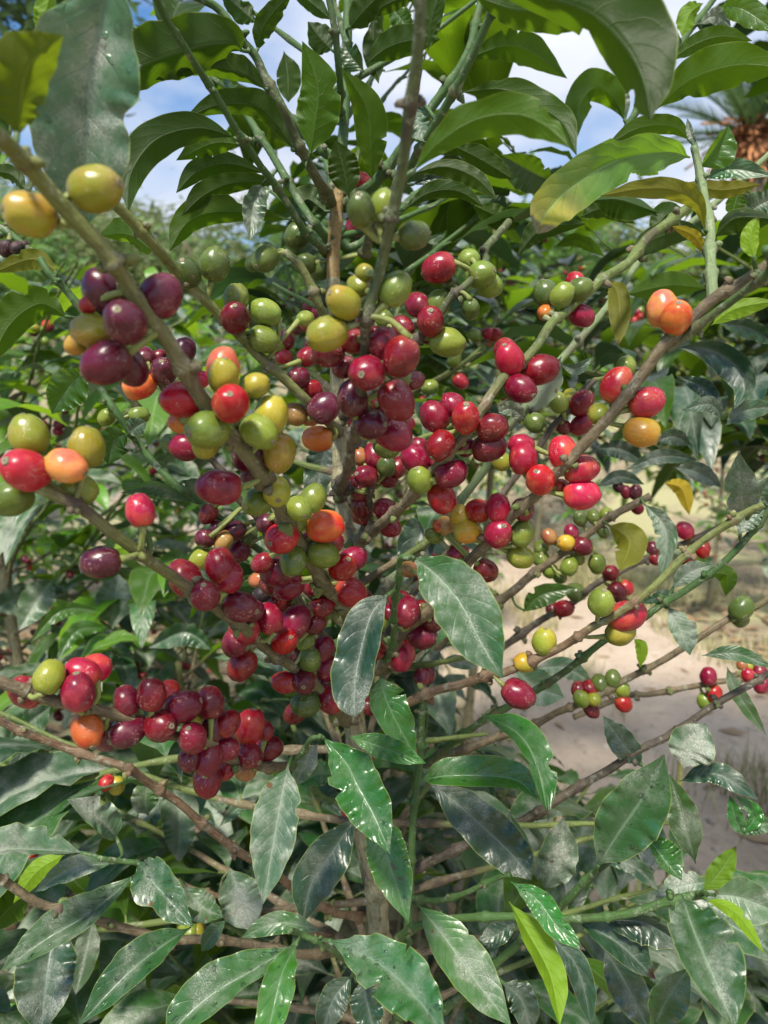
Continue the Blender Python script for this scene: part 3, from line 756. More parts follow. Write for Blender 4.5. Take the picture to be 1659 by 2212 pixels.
# leaf: owner kind side(T top/U under) half widths | points
LEAVES = """
M film T 275 330 flat : A 720 -330 .22 ; A 650 100 ; A 560 600 .24 ; A 560 1100 ; A 540 1500 .26
M moss U 190 130 : A 105 900 .20 ; A 130 700 ; A 190 430 ; A 410 225 .185
M deep U 130 185 : A 1580 340 .37 ; A 1480 280 ; A 1180 335 ; A 850 465 ; A 650 640 .34
M deep U 50 110 : B 80 590 .385 ; A 1560 480 ; A 1300 430 ; A 1005 520 .36
M deep U 60 90 : B 270 1010 .41 ; B 130 800 ; A 1659 690 ; A 1420 680 ; A 1180 775 .39
M deep U 100 105 : A 1540 900 .36 ; A 1300 830 ; A 1020 900 ; A 850 1120 ; A 830 1380 .33
M green U 60 80 : A 1560 935 .38 ; A 1380 930 ; A 1140 1040 .38
M deep U 55 70 : B 90 1130 .40 ; A 1480 1060 ; A 1280 1110 ; A 1140 1252 .38
M deep U 60 80 : B 200 1190 .42 ; A 1540 1180 ; A 1330 1260 ; A 1175 1400 .40
M green U 70 100 : B 260 1430 .42 ; A 1480 1370 ; A 1230 1430 ; A 1095 1630 .40
M green U 60 100 : A 1010 1640 .31 ; A 830 1520 ; A 640 1530 .33
M lime U 50 60 : A 350 -160 .26 ; A 300 60 ; A 240 215 .26
L deep U 40 55 : A 165 1235 .42 ; A 70 1130 ; A -80 1110 .42
M green U 90 120 : D 445 405 .36 ; D 260 310 ; D 60 450 ; D -70 720 .34
M olive U 60 60 : D 380 110 .37 ; D 210 20 ; D -50 110 .37
M green T 110 110 : D 570 730 .42 ; D 450 850 ; D 335 1025 .42
M deep T 100 90 : D 830 1150 .385 ; D 740 1200 ; D 700 1355 .39
M dusty T 65 25 : D 1270 1600 .40 ; D 1010 1490 ; D 780 1535 .37
M grey T 60 60 : D 1190 1450 .40 ; D 1250 1500 ; D 1280 1590 .42
M grey T 60 60 : D 830 1150 .385 ; D 880 1110 ; D 950 1070 .38
L green T 45 40 : G 660 640 .80 ; G 400 640 ; G 190 850 .76
L green T 50 50 : G 710 750 .80 ; G 500 770 ; G 365 965 .76
L green T 45 30 : G 1115 560 .80 ; G 960 530 ; G 805 612 .8
L grey T 110 110 : G 730 760 .85 ; G 740 600 ; G 770 400 .9
L grey T 90 90 : G 350 430 .9 ; G 240 570 ; G 120 770 .85
L grey T 100 90 : G 300 640 .95 ; G 150 560 ; G -60 640 .9
L dusty T 80 80 : G 620 800 .95 ; G 760 900 ; G 880 1060 .9
L dusty T 80 60 : G 1380 900 .7 ; G 1200 780 ; G 960 880 .7
L lime U 60 50 : G 900 260 .6 ; G 800 230 ; G 730 250 .6
L dusty T 90 80 : G 330 1260 .7 ; G 200 1360 ; G 60 1500 .66
M green U 120 140 : B 352 1012 .38 ; B 380 800 ; B 400 560 ; B 300 265 .36
M green U 90 105 : B 752 1165 .41 ; B 745 950 ; B 715 700 ; B 555 440 .38
M deep U 95 95 : B 605 1285 .43 ; B 570 1100 ; B 515 905 .42
M deep U 80 70 : B 180 330 .46 ; B 205 480 ; B 210 665 .46
M deep U 80 80 : B 495 330 .46 ; B 420 250 ; B 335 140 .46
M deep U 60 60 : B 5 340 .385 ; B 60 150 ; B 240 -60 .37
M deep U 45 50 : B 495 135 .42 ; B 360 20 ; B 200 -90 .42
M deep U 90 80 : B 712 418 .43 ; B 850 310 ; B 1020 260 ; B 1195 255 .42
M deep T 70 60 : B 705 470 .46 ; B 620 370 ; B 560 265 .46
M deep U 70 65 : B 770 100 .47 ; B 760 300 ; B 795 545 .47
M green T 60 60 : B 860 20 .48 ; B 940 120 ; B 1020 210 .48
M green U 115 110 : B 1000 1135 .245 ; B 1180 930 ; B 1430 775 ; B 1700 745 ; C 220 820 ; C 375 960 .225
M grey T 80 80 : B 1030 650 .36 ; B 1050 790 ; B 1105 925 .36
M deep U 50 65 : B 1000 1130 .40 ; B 1220 1080 ; B 1420 1150 ; B 1565 1295 .39
M deep U 60 45 : B 945 1370 .42 ; B 1120 1250 ; B 1310 1240 ; B 1480 1345 .42
M dark T 40 35 : B 1000 1200 .43 ; B 1200 1160 ; B 1400 1290 .43
M deep U 70 60 : B 1270 940 .44 ; B 1450 1030 ; B 1670 1165 .44
M deep U 90 85 : B 1320 600 .45 ; B 1600 580 ; C 150 680 ; C 330 800 ; C 420 1010 .42
M green U 95 85 : B 1340 390 .50 ; B 1600 300 ; C 110 330 ; C 360 510 .48
M deep U 55 50 : B 735 110 .46 ; B 860 20 ; B 1080 -60 .45
M deep U 60 60 : B 1115 330 .33 ; B 1140 120 ; B 1220 -120 .32
M green U 60 70 : B 1390 1320 .5 ; B 1560 1400 ; C 30 1480 .5
M dark U 70 80 : B 460 1380 .48 ; B 330 1290 ; B 260 1400 .48
M deep U 70 60 : A 1659 150 .46 ; A 1560 60 ; A 1420 -60 .46
M deep U 75 75 : B 600 190 .46 ; B 690 80 ; B 830 -60 .45
M dusty T 60 60 : B 90 1150 .47 ; B 20 1230 ; B 20 1500 .45
M grey T 80 60 : B 50 1180 .41 ; B -20 1340 ; B -40 1560 .40
M deep U 280 130 : C -350 -140 .24 ; C 120 -30 ; C 480 80 ; C 710 280 ; C 850 530 ; C 895 785 .22
M deep U 170 110 : C -300 -50 .27 ; C 0 60 ; C 250 80 ; C 480 160 .25
R green U 130 120 : C 930 712 .38 ; C 1150 520 ; C 1450 425 ; C 1800 440 .34
R green U 60 60 : C 1000 410 .45 ; C 1180 290 ; C 1360 235 ; C 1560 265 .44
R lime U 55 60 : C 1240 20 .46 ; C 1150 90 ; C 1100 235 .46
R green T 70 70 : C 1340 40 .42 ; C 1500 60 ; C 1720 210 .4
R grey T 45 45 : C 1210 160 .47 ; C 1320 100 ; C 1420 170 .47
R grey T 40 40 : C 1000 400 .47 ; C 1050 330 ; C 1075 210 .47
R green U 80 100 : C 732 790 .5 ; C 660 640 ; C 530 570 ; C 430 700 ; C 410 925 .48
R grey T 45 55 : C 740 790 .5 ; C 700 640 ; C 675 500 .5
R green U 50 60 : C 1160 915 .39 ; C 1040 820 ; C 820 830 ; C 600 955 .39
R turn T 145 125 tip1 blunt : C 1155 1020 .33 ; C 1000 985 ; C 680 1040 ; C 400 1200 ; C 230 1370 ; C 165 1515 .28
R olive U 60 65 : C 1255 1510 .34 ; C 1200 1320 ; C 1040 1230 ; C 820 1225 ; C 565 1272 .30
R green T 30 125 : C 1215 1090 .37 ; C 1310 970 ; C 1405 812 .36
R grey T 22 18 : C 1200 950 .37 ; C 1160 870 ; C 1135 765 .37
R dusty T 60 50 : C 1250 1160 .42 ; C 1420 1095 ; C 1690 1140 .40
R olive U 50 50 : C 1110 1180 .43 ; C 1350 1230 ; C 1610 1195 .42
R deep U 40 110 : C 500 1300 .45 ; C 700 1290 ; C 950 1380 .44
R deep U 60 55 : C 430 1410 .47 ; C 610 1350 ; C 800 1450 .47
R deep U 75 60 : C 920 1540 .44 ; C 990 1400 ; C 1110 1350 .44
R deep U 80 80 : C 1280 1530 .42 ; C 1080 1500 ; C 900 1560 ; C 760 1690 .40
R yellow U 35 35 : C 1250 1659 .34 ; C 1180 1530 ; C 1035 1465 .33
R deep U 50 120 : C 1310 1540 .43 ; C 1450 1410 ; C 1720 1420 .41
R lime U 55 45 tip1 : C 1570 1690 .28 ; C 1545 1540 ; C 1600 1390 .28
M deep T 120 80 : C 260 1180 .46 ; C 120 1110 ; C -80 1000 .45
R dusty T 80 80 : C 1520 1400 .45 ; C 1600 1330 ; C 1740 1270 .44
R green U 40 40 : C 270 1600 .5 ; C 430 1555 ; C 605 1665 .5
R lime U 50 50 : C 740 1110 .5 ; C 860 1080 ; C 950 1130 .5
R green U 60 50 : C 1480 1210 .46 ; C 1450 1300 ; C 1420 1400 .46
R deep U 70 60 : C 30 1659 .47 ; C 200 1480 ; C 480 1450 .46
R olive U 65 65 tip1 : F 605 155 .42 ; F 680 230 ; F 700 400 ; F 688 590 .40
R green U 70 80 : F 1270 210 .46 ; F 1020 190 ; F 740 250 .46
R lime U 50 60 : F 1290 450 .36 ; F 1450 340 ; F 1720 290 .35
R dark T 70 100 : F 1060 595 .5 ; F 1260 600 ; F 1440 700 ; F 1510 850 ; F 1440 995 .48
R dark T 50 60 : F 1330 430 .5 ; F 1540 470 ; F 1710 570 .5
R dark T 50 50 : F 1070 780 .52 ; F 1250 860 ; F 1350 1010 .5
R dark T 60 60 : F 1380 1100 .5 ; F 1520 1000 ; F 1720 980 .5
R dark T 45 45 : F 1370 1060 .5 ; F 1280 960 ; F 1100 1000 .5
R grey T 100 85 : F 1520 1690 .36 ; F 1500 1540 ; F 1470 1265 .33
R grey T 70 90 : F 1540 1690 .36 ; F 1600 1560 ; F 1700 1400 .34
M grey U 75 90 tip1 : F 320 650 .39 ; F 240 820 ; F 110 1030 .37
M grey T 50 45 : F 95 1060 .40 ; F 0 990 ; F -90 1015 .39
M grey T 30 35 : F 310 700 .41 ; F 420 730 ; F 525 655 .41
R yellow U 50 45 : F 985 1470 .6 ; F 1100 1510 ; F 1150 1680 .6
R dark T 40 40 : F 540 1500 .6 ; F 700 1430 ; F 860 1480 .6
R dark T 45 45 : F 730 1390 .55 ; F 960 1300 ; F 1200 1320 .55
R dark T 50 45 : F 1170 1230 .55 ; F 1050 1170 ; F 930 1200 .55
R dark T 60 50 : F 1050 1370 .55 ; F 1200 1400 ; F 1360 1500 .55
R dark T 55 60 : F 520 1250 .6 ; F 700 1250 ; F 860 1340 .6
M dusty T 195 175 : H 1008 285 .30 ; H 1170 410 ; H 1330 600 ; H 1460 850 ; H 1600 1080 .275
M dark T 100 150 blunt : H 855 530 .315 ; H 750 660 ; H 680 900 ; H 640 1130 ; H 640 1325 .295
M gloss T 120 100 : H 800 1060 .43 ; H 860 1260 ; H 1035 1595 .42
M gloss T 140 150 : H 425 1450 .335 ; H 580 1620 ; K 650 100 ; K 770 320 ; K 870 560 .30
M gloss T 120 115 : K 800 250 .36 ; K 850 560 ; K 990 1005 .335
M gloss T 75 65 : H 600 1450 .36 ; H 830 1530 ; H 1105 1630 .35
M grey T 80 60 : H 1120 1130 .5 ; H 1120 1000 ; H 1195 895 .5
M grey T 40 40 : H 1200 960 .52 ; H 1310 970 ; H 1440 1010 .52
M dark T 110 110 : H 1160 -40 .52 ; H 1050 180 ; H 950 460 .5
M dark T 95 95 : E 470 1180 .5 ; E 420 1360 ; H 360 20 .5
M gloss T 120 55 tip1 : H 1460 1310 .36 ; I 30 1430 ; I 160 1640 ; L 240 350 .30
M gloss T 115 60 : K 1060 85 .38 ; K 1260 50 ; L 0 70 ; L 165 200 .36
M dark T 130 130 : K 1110 80 .42 ; K 1350 270 ; L 0 560 ; L 130 730 .40
M grey T 130 145 : H 210 1640 .36 ; K 165 190 ; K 110 500 ; K 45 885 .335
M dark T 130 125 tip0 : K 650 310 .43 ; K 510 520 ; K 360 750 ; K 300 1015 .41
M wet T 175 155 : K 465 1110 .335 ; K 800 1270 ; K 1030 1480 ; K 1230 1740 .28
M gloss T 95 100 : K 268 1130 .335 ; K 170 1330 ; K 90 1659 ; K 40 1900 .29
M wet T 85 150 : K 255 1140 .345 ; J 1659 1300 ; J 1400 1450 ; J 1180 1640 ; J 1050 1830 .31
M dusty T 145 120 : K 1045 880 .41 ; K 1230 1110 ; K 1430 1390 ; L 0 1680 .37
M dark T 90 100 : K 690 1350 .42 ; K 720 1520 ; K 770 1740 .41
M dark T 90 80 : K 625 1340 .42 ; K 500 1500 ; K 420 1740 .41
M grey T 60 70 : H 400 1500 .40 ; H 330 1620 ; K 250 120 .40
M gloss T 70 80 : K 540 50 .42 ; K 400 40 ; K 285 110 .42
M gloss T 75 75 tip1 : L -10 735 .335 ; L 160 850 ; L 290 1020 ; L 480 1190 .31
M lime U 105 55 : L -20 865 .345 ; L 110 1080 ; L 250 1350 ; L 310 1680 .31
M grey T 110 110 : L 205 800 .43 ; L 300 580 ; L 335 315 .42
M wet T 160 170 : L 550 645 .36 ; L 690 420 ; L 860 170 ; L 990 -90 .33
M dusty T 90 90 : L 1190 620 .42 ; L 1110 330 ; L 1020 40 .42
M gloss T 110 40 : L 855 400 .36 ; L 980 590 ; L 1100 730 .345
M lime T 60 60 tip1 : L 1235 805 .33 ; L 1350 670 ; L 1455 505 .32
M dusty T 215 140 : L 1100 825 .31 ; L 1180 1060 ; L 1300 1340 ; L 1450 1700 .265
M lime U 40 45 : L 1245 845 .33 ; L 1450 940 ; L 1640 1210 .31
M grey T 110 130 : L 1290 820 .38 ; L 1480 840 ; L 1780 960 .37
M grey T 75 75 : L 1285 740 .39 ; L 1110 760 ; L 930 840 .39
M dark T 40 115 : L 560 985 .38 ; L 850 1000 ; L 1130 1160 .37
M dark T 130 75 tip1 : L 430 1000 .385 ; L 680 1130 ; L 930 1370 .37
M dark T 110 110 : L 590 1150 .44 ; L 740 1400 ; L 890 1700 .43
M dusty T 85 110 : L 920 1670 .36 ; L 1010 1490 ; L 1150 1290 .35
M dark T 75 70 : L 200 1040 .385 ; L 420 1290 ; L 520 1690 .37
M dark T 90 90 : L -60 1390 .42 ; L 60 1500 ; L 130 1720 .42
R dark T 70 60 : L 1085 85 .43 ; L 1330 40 ; L 1600 210 .41
R gloss T 40 50 : L 1500 440 .42 ; L 1450 330 ; L 1410 175 .42
R gloss T 40 50 : L 1500 430 .42 ; L 1570 300 ; L 1450 180 .42
R dusty T 45 50 : L 1500 440 .42 ; L 1590 370 ; L 1720 360 .42
M dark T 50 50 : L 530 580 .46 ; L 780 630 ; L 960 800 .46
M dark T 60 70 : L -40 250 .45 ; L 60 520 ; L 120 735 .45
M dark T 80 80 : I 850 1659 .45 ; I 720 1500 ; I 590 1320 .45
M grey T 120 130 : I 1110 1659 .42 ; I 1160 1520 ; I 1260 1370 .42
M grey T 90 55 : I 1010 610 .41 ; I 1090 760 ; I 1155 930 .40
M dusty T 45 45 : I 1230 930 .42 ; I 1450 915 ; I 1700 1010 .41
M dusty T 40 40 : I 830 590 .42 ; I 960 550 ; I 1090 530 .42
R grey T 60 65 : I 850 -60 .5 ; I 1000 120 ; I 970 430 .48
R olive U 100 90 : I 620 80 .52 ; I 760 190 ; I 700 385 .5
R green U 55 50 : I 1270 400 .42 ; I 1390 410 ; I 1385 545 .42
M grey T 55 60 : I 1030 500 .42 ; I 1150 390 ; I 1300 340 .42
R green T 60 70 : I 70 650 .56 ; I 190 540 ; I 410 490 .55
R grey T 60 60 : I 140 1010 .55 ; I 350 1010 ; I 530 1120 .55
R grey T 110 100 : I 20 1010 .5 ; I 150 1130 ; I 340 1200 .5
R dusty T 45 45 : I 1390 1000 .5 ; I 1470 1180 ; I 1650 1450 .5
R grey T 60 60 : I 1465 150 .38 ; I 1530 50 ; I 1640 -70 .38
M lime U 35 35 : I 790 820 .5 ; I 840 880 ; I 830 1010 .5
M grey T 55 110 : J 765 460 .40 ; J 640 330 ; J 435 205 .38
M grey T 30 140 : J 550 550 .365 ; J 260 530 ; J 20 530 ; J -150 600 .34
M grey T 60 70 : J 740 615 .38 ; J 480 650 ; J 220 805 .37
L grey T 60 50 : J 350 330 .5 ; J 190 220 ; J -40 260 .48
M wet T 110 130 : J 893 610 .36 ; J 1010 760 ; J 1255 1030 .335
M wet T 70 140 : J 890 680 .42 ; J 600 930 ; J 300 1110 ; J 0 1320 .38
M dark T 150 175 : J 360 1020 .44 ; J 310 1300 ; J 260 1740 .41
M wet T 80 130 : J 1240 1030 .40 ; J 1000 1190 ; J 780 1380 ; J 500 1680 .36
M dusty T 45 55 : J 1465 985 .38 ; J 1380 1080 ; J 1305 1190 .38
L green T 60 65 : J 810 110 .58 ; J 620 85 ; J 460 160 ; J 335 300 .55
L lime U 50 50 : J 360 170 .6 ; J 400 50 ; J 510 -40 .6
M lime U 60 60 : J 420 560 .43 ; J 240 670 ; J 85 880 .42
M green U 100 100 : J 210 830 .46 ; J 70 900 ; J -80 1060 .45
L grey T 130 130 : J 1490 650 .5 ; J 1560 850 ; J 1640 1060 .48
M dusty T 90 80 : J 1190 760 .47 ; J 1290 890 ; J 1450 970 .46
L grey T 75 75 : J 610 960 .5 ; J 550 1200 ; J 490 1470 .5
L grey T 110 100 : J 1100 40 .6 ; J 1160 300 ; J 1160 620 .58
L grey T 50 50 : J 125 140 .6 ; J 110 0 ; J 150 -120 .6
L grey T 35 40 : J 1415 385 .55 ; J 1540 260 ; J 1680 190 .55
L dusty T 80 80 : J 960 310 .55 ; J 940 200 ; J 960 60 .55
M dark T 60 60 : K 1700 980 .45 ; K 1560 1080 ; K 1440 1110 .45
M dusty T 60 60 : K 430 1060 .40 ; K 150 1000 ; J 1560 1100 .40
"""
# ---------------------------------------------------------------- cherries
def cherry_data(seed, nu=28, nv=20):
    """unit cherry: long axis +z (scar end up), mean diameter 1. returns verts, faces, uvs, mats"""
    rr = random.Random(seed); o1, o2 = rr.uniform(0, 50), rr.uniform(0, 50); fl = rr.uniform(.93, .99); hl = rr.uniform(.545, .61); rad = rr.uniform(.465, .485)
    vs, fs, uvs, ms = [], [], [], []
    for i in range(nv + 1):
        a = math.pi * i / nv
        z = -math.cos(a); r = math.sin(a) ** .93
        egg = 1 - .05 * z
        for j in range(nu):
            b = 2 * math.pi * j / nu
            k = 1 + .030 * noise.noise((math.cos(b) * r * 1.6 + o1, math.sin(b) * r * 1.6 + o2, z * 1.6)) * 2
            zz = z * hl
            if z > .93: zz -= (z - .93) * .28
            if z < -.9: zz -= (z + .9) * .35
            vs.append(Vector((math.cos(b) * r * rad * egg * k, math.sin(b) * r * rad * egg * k * fl, zz * k))); uvs.append((j / nu, (z + 1) / 2))
    for i in range(nv):
        for j in range(nu):
            fs.append((i * nu + j, i * nu + (j + 1) % nu, (i + 1) * nu + (j + 1) % nu, (i + 1) * nu + j)); ms.append(0)
    top = max(v.z for v in vs); o = len(vs); rc = rr.uniform(.075, .10)
    prof = [(0, .006), (.25, .016), (.42, .004), (.7, .016), (.9, .022), (1.05, -.004), (1.15, -.03)]
    for q, (pr, pz) in enumerate(prof):
        for j in range(14):
            b = 2 * math.pi * j / 14
            k = 1 + .16 * noise.noise((math.cos(b) * 2 + o1, math.sin(b) * 2, q * .3)) * 2
            vs.append(Vector((math.cos(b) * pr * rc * k, math.sin(b) * pr * rc * k, top - .006 + pz))); uvs.append((j / 14, pr / 1.15))
    for q in range(len(prof) - 1):
        for j in range(14):
            fs.append((o + q * 14 + j, o + (q + 1) * 14 + j, o + (q + 1) * 14 + (j + 1) % 14, o + q * 14 + (j + 1) % 14)); ms.append(1)
    return vs, fs, uvs, ms
CH = [cherry_data(i) for i in range(6)]
CHLO = [cherry_data(i, 14, 10) for i in range(4)]
CHM = []
for dta in CH:
    mb = MB(); mb.add(list(dta[0]), dta[1], dta[2]); mb.m = list(dta[3]); mb.oc = list(dta[0])
    o = mb.build('coffee_cherry', [CM['C'], CALYX]); CHM.append(o.data); bpy.data.objects.remove(o)
def axis_matrix(ax, spin):
    q = Vector((0, 0, 1)).rotation_difference(ax)
    return q.to_matrix() @ Matrix.Rotation(spin, 3, 'Z')
def add_cherry(mb, keys, pos, ax, size, col, rnd, lo=True):
    """merge a cherry into a mesh (material slot per colour)"""
    d = (CHLO if lo else CH)[rnd.randrange(4)]; M3 = axis_matrix(ax, rnd.uniform(0, 6.3)); o = len(mb.v)
    if mb.oc is None: mb.oc = []
    mb.oc += [Vector((0, 0, 0))] * (len(mb.v) - len(mb.oc))
    mb.add([pos + M3 @ (v * size) for v in d[0]], d[1], d[2], rnd.random(), 0)
    mb.oc += list(d[0])
    mb.m[-len(d[1]):] = [keys.index(col) if m == 0 else len(keys) for m in d[3]]
def merged_mats(keys): return [CM[k] for k in keys] + [CALYX]
# ---------------------------------------------------------------- parse the data
TREE = at(738, 1100, .48)
TREE = Vector((at(740, 1659, .50).x, at(740, 1659, .50).y, 0.0))
tree = empty('coffee_tree', TREE, 'nearest coffee tree, in the middle, its branches loaded with red, purple and green cherries', 'coffee tree')
def parse_pts(s, dflt=None):
    P = []
    for q in s.split(';'):
        a = q.split()
        P.append((a[0], float(a[1]), float(a[2]), float(a[3]) if len(a) > 3 else None, float(a[4]) if len(a) > 4 else None))
    # fill the missing depths linearly
    idx = [i for i, p in enumerate(P) if p[3] is not None]
    out = []
    for i, p in enumerate(P):
        d = p[3]
        if d is None:
            lo = max(k for k in idx if k < i); hi = min([k for k in idx if k > i] or [lo])
            d = P[lo][3] if hi == lo else lerp(P[lo][3], P[hi][3], (i - lo) / (hi - lo))
        x, y = V(p[0], p[1], p[2]); out.append((x, y, d, p[4]))
    return out
branches = []; cherries = []
for ln in BRANCHES.strip().splitlines():
    if ':' in ln:
        head, pts = ln.split(':'); h1_, wd = head.split('|'); nm, mat, a0, a1 = h1_.split()
        w0, w1 = map(float, wd.split())
        branches.append(dict(name=nm, mat=mat, age=(float(a0), float(a1)), w=(w0, w1), pts=parse_pts(pts)))
    else:
        a = ln.split()
        x, y = V(a[0], float(a[1]), float(a[2]))
        cherries.append(dict(b=len(branches) - 1, x=x, y=y, d=float(a[3]) / 3 * 1.06, col=a[4], z=float(a[5]) if len(a) > 5 else 0., m=float(a[6]) if len(a) > 6 else None, dir=float(a[7]) if len(a) > 7 else None))
def px_near(b, x, y):
    best = None
    for k, (p, s) in enumerate(zip(b['img'], b['s3'])):
        d = (p[0] - x) ** 2 + (p[1] - y) ** 2
        if best is None or d < best[0]: best = (d, p[2], k)
    return best
rnd = random.Random(11)
for b in branches:
    P = b['pts']
    x, y, d, z_ = P[-1]; tx = lerp(733, 760, max(0, min(1, (y - 700) / 860)))
    if abs(x - tx) < 42 and .42 < d < .5 and y < 1750: P[-1] = (x, y, .474 if y < 1000 else lerp(.476, .493, min(1, (y - 1000) / 560)), z_)
    ctrl = [at(x, y, d) for x, y, d, _ in P]
    ln = sum((q - p).length for p, q in zip(ctrl, ctrl[1:])); n = max(12, int(ln / .0022)); n = min(n, 320)
    pts = cat(ctrl, n)
    # crooked growth
    for i, p in enumerate(pts): pts[i] = p + Vector((noise.noise(p * 28), noise.noise(p * 28 + Vector((9, 0, 0))), noise.noise(p * 28 + Vector((0, 9, 0))))) * .0016
    b['s3'] = pts; img = []
    for p in pts:
        v = p - CAM; dz = v.dot(CF); img.append((829.5 + v.dot(CR) / dz * F, 1106 - v.dot(CU) / dz * F, dz))
    b['img'] = img
    rads, age, kn = [], [], []; s = 0; nxt = rnd.uniform(.01, .035); knots = []
    for i, p in enumerate(pts):
        if i: s += (p - pts[i - 1]).length
        if s > nxt: knots.append(i); nxt = s + rnd.uniform(.026, .042)
        t = i / (n - 1)
        dist = img[i][2]
        rads.append(lerp(b['w'][0] * lerp(1, 1, t), b['w'][1], t) * dist / F / 2); age.append(lerp(b['age'][0], b['age'][1], t))
    # keep the wood from thinning towards the camera beyond reason
    step = ln / n
    for k in knots:
        kk = rnd.uniform(.35, .75)
        for i in range(max(0, k - 8), min(n, k + 9)):
            x = (i - k) * step / .0021
            rads[i] *= 1 + kk * math.exp(-x * x) + .16 * math.exp(-(x - 2.2) ** 2 * 4) + .10 * math.exp(-(x + 2.4) ** 2 * 4)
            age[i] = min(1, age[i] + .25 * math.exp(-x * x))
    b['rads'] = rads
    mb = MB(); tube(mb, pts, rads, age, 12, rnd=rnd, rough=.06)
    for k in knots:        # bud stubs and scars at the nodes
        T = (pts[min(k + 1, n - 1)] - pts[k - 1]).normalized(); S = T.orthogonal().normalized(); S.rotate(Matrix.Rotation(rnd.uniform(0, 6.3), 3, T))
        for sg in (1, -1):
            for q_ in range(rnd.choice((0, 1, 1, 2, 3))):
                r = rads[k]; S = S.copy(); S.rotate(Matrix.Rotation(rnd.uniform(-.7, .7), 3, T)); q = pts[k] + S * sg * r * .8 + T * rnd.uniform(-.0015, .0015); l = r * rnd.uniform(.4, 1.1)
                tube(mb, [q, q + S * sg * l * .6 + T * l * .1, q + S * sg * l + T * l * .35], [r * .5, r * .42, r * .2], [rnd.random()] * 3, 7, rnd=rnd)
    b['mb'] = mb; b['knots'] = knots
    b['org'] = pts[-1].copy()
# trunk
tp = []
for q in TRUNK.split(';'):
    a = q.split(); x, y = V(a[0], float(a[1]), float(a[2])); tp.append((at(x, y, float(a[3])), float(a[4]) * float(a[3]) / F / 2))
foot = TREE + Vector((0, .02, -.03)); tp.append((lerp(tp[-1][0], foot, .5), .012)); tp.append((foot, .017))
tpts = cat([p for p, _ in tp], 330); trad = [v.x for v in cat([Vector((r, 0, 0)) for _, r in tp], 330)]
for i in range(len(tpts)):
    r = trad[i]; p = tpts[i]
    if i % 26 == 5:
        for k in range(max(0, i - 5), min(330, i + 6)): trad[k] *= 1 + .22 * math.exp(-((k - i) / 1.6) ** 2)
tmb = MB(); yt = [1 if p.z > at(700, 330, .47).z else 0 for p in tpts]
# upper stem green, then yellow-tan with dark scars, then grey-brown wood
zA, zB = at(735, 405, .47).z, at(735, 600, .47).z
cut1 = next(i for i, p in enumerate(tpts) if p.z < zA); cut2 = next(i for i, p in enumerate(tpts) if p.z < zB)
tube(tmb, tpts[:cut1 + 1], trad[:cut1 + 1], [lerp(0, .5, i / cut1) for i in range(cut1 + 1)], 18, mat=0, cap=False)
tube(tmb, tpts[cut1:cut2 + 1], trad[cut1:cut2 + 1], [.9] * (cut2 - cut1 + 1), 18, mat=1, cap=False)
tube(tmb, tpts[cut2:], trad[cut2:], [.8] * (330 - cut2), 18, mat=2, cap=False, rough=.08)
trunk = tmb.build('trunk', [BM['stem'], BM['tan'], BM['trunk']], tree, tpts[-1].copy())
# ---------------------------------------------------------------- place the cherries
keys = list(CM)
for c in cherries:
    b = branches[c['b']]
    dd, D, k = px_near(b, c['x'], c['y'])
    if D < .265: c['d'] *= .93
    sz = c['d'] * D / F; D2 = D + c['z'] * sz * .5; sz = c['d'] * D2 / F
    if sz > .019: sz = .019 + (sz - .019) * .5
    pos = at(c['x'], c['y'], D2); tb = b['s3'][k]
    if c['m'] is None:
        ax = (pos - tb).normalized() + Vector([rnd.uniform(-.5, .5) for _ in range(3)]); ax.normalize()
    else:
        th = min(c['m'], 1.08) * math.pi / 2; ph = R(c['dir'] + rnd.uniform(-8, 8))
        view = (CAM - pos).normalized(); rx = CR - view * CR.dot(view); rx.normalize(); ry = view.cross(rx)
        ax = view * math.cos(th) + (rx * math.cos(ph) + ry * math.sin(ph)) * math.sin(th)
    c.update(pos=pos, ax=ax, sz=sz)
    # stalk
    e = pos - ax * sz * .50; q0 = pos - ax * sz * .95; best = (9, k)
    for i_, p_ in enumerate(b['s3']):
        d_ = (p_ - q0).length - (.003 if any(abs(i_ - kn) < 2 for kn in b['knots']) else 0)
        if d_ < best[0]: best = (d_, i_)
    tb = b['s3'][best[1]]
    if (e - tb).length < .035:
        mid = (e + tb) / 2 - ax * sz * .18
        pp = cat([tb, mid, e], 7); tube(b['mb'], pp, [.0016, .0012, .0011, .0011, .0012, .0014, .0018], [.2] * 7, 7, mat=1, rnd=rnd)
BR = {}
for b in branches:
    o = b['mb'].build('branch', [BM[b['mat']], BM['stalk']], tree, b['org']); b['o'] = o
order = sorted(range(len(cherries)), key=lambda i: -cherries[i]['d'] * (0.6 if cherries[i]['z'] > 1.5 else 1))
big = set(order[:100]); mb = MB()
for i, c in enumerate(cherries):
    if i in big:
        o = bpy.data.objects.new('coffee_cherry', CHM[rnd.randrange(6)]); COL.objects.link(o)
        par = branches[c['b']]['o']; o.parent = par
        M3 = axis_matrix(c['ax'], rnd.uniform(0, 6.3))
        o.location = c['pos'] - WL[par]; o.rotation_euler = M3.to_euler(); o.scale = (c['sz'],) * 3
        o.material_slots[0].link = 'OBJECT'; o.material_slots[0].material = CM[c['col']]
    else: add_cherry(mb, keys, c['pos'], c['ax'], c['sz'], c['col'], rnd, lo=False)
o = mb.build('coffee_cherry', merged_mats(keys), tree, TREE); tag(o, kind='stuff')
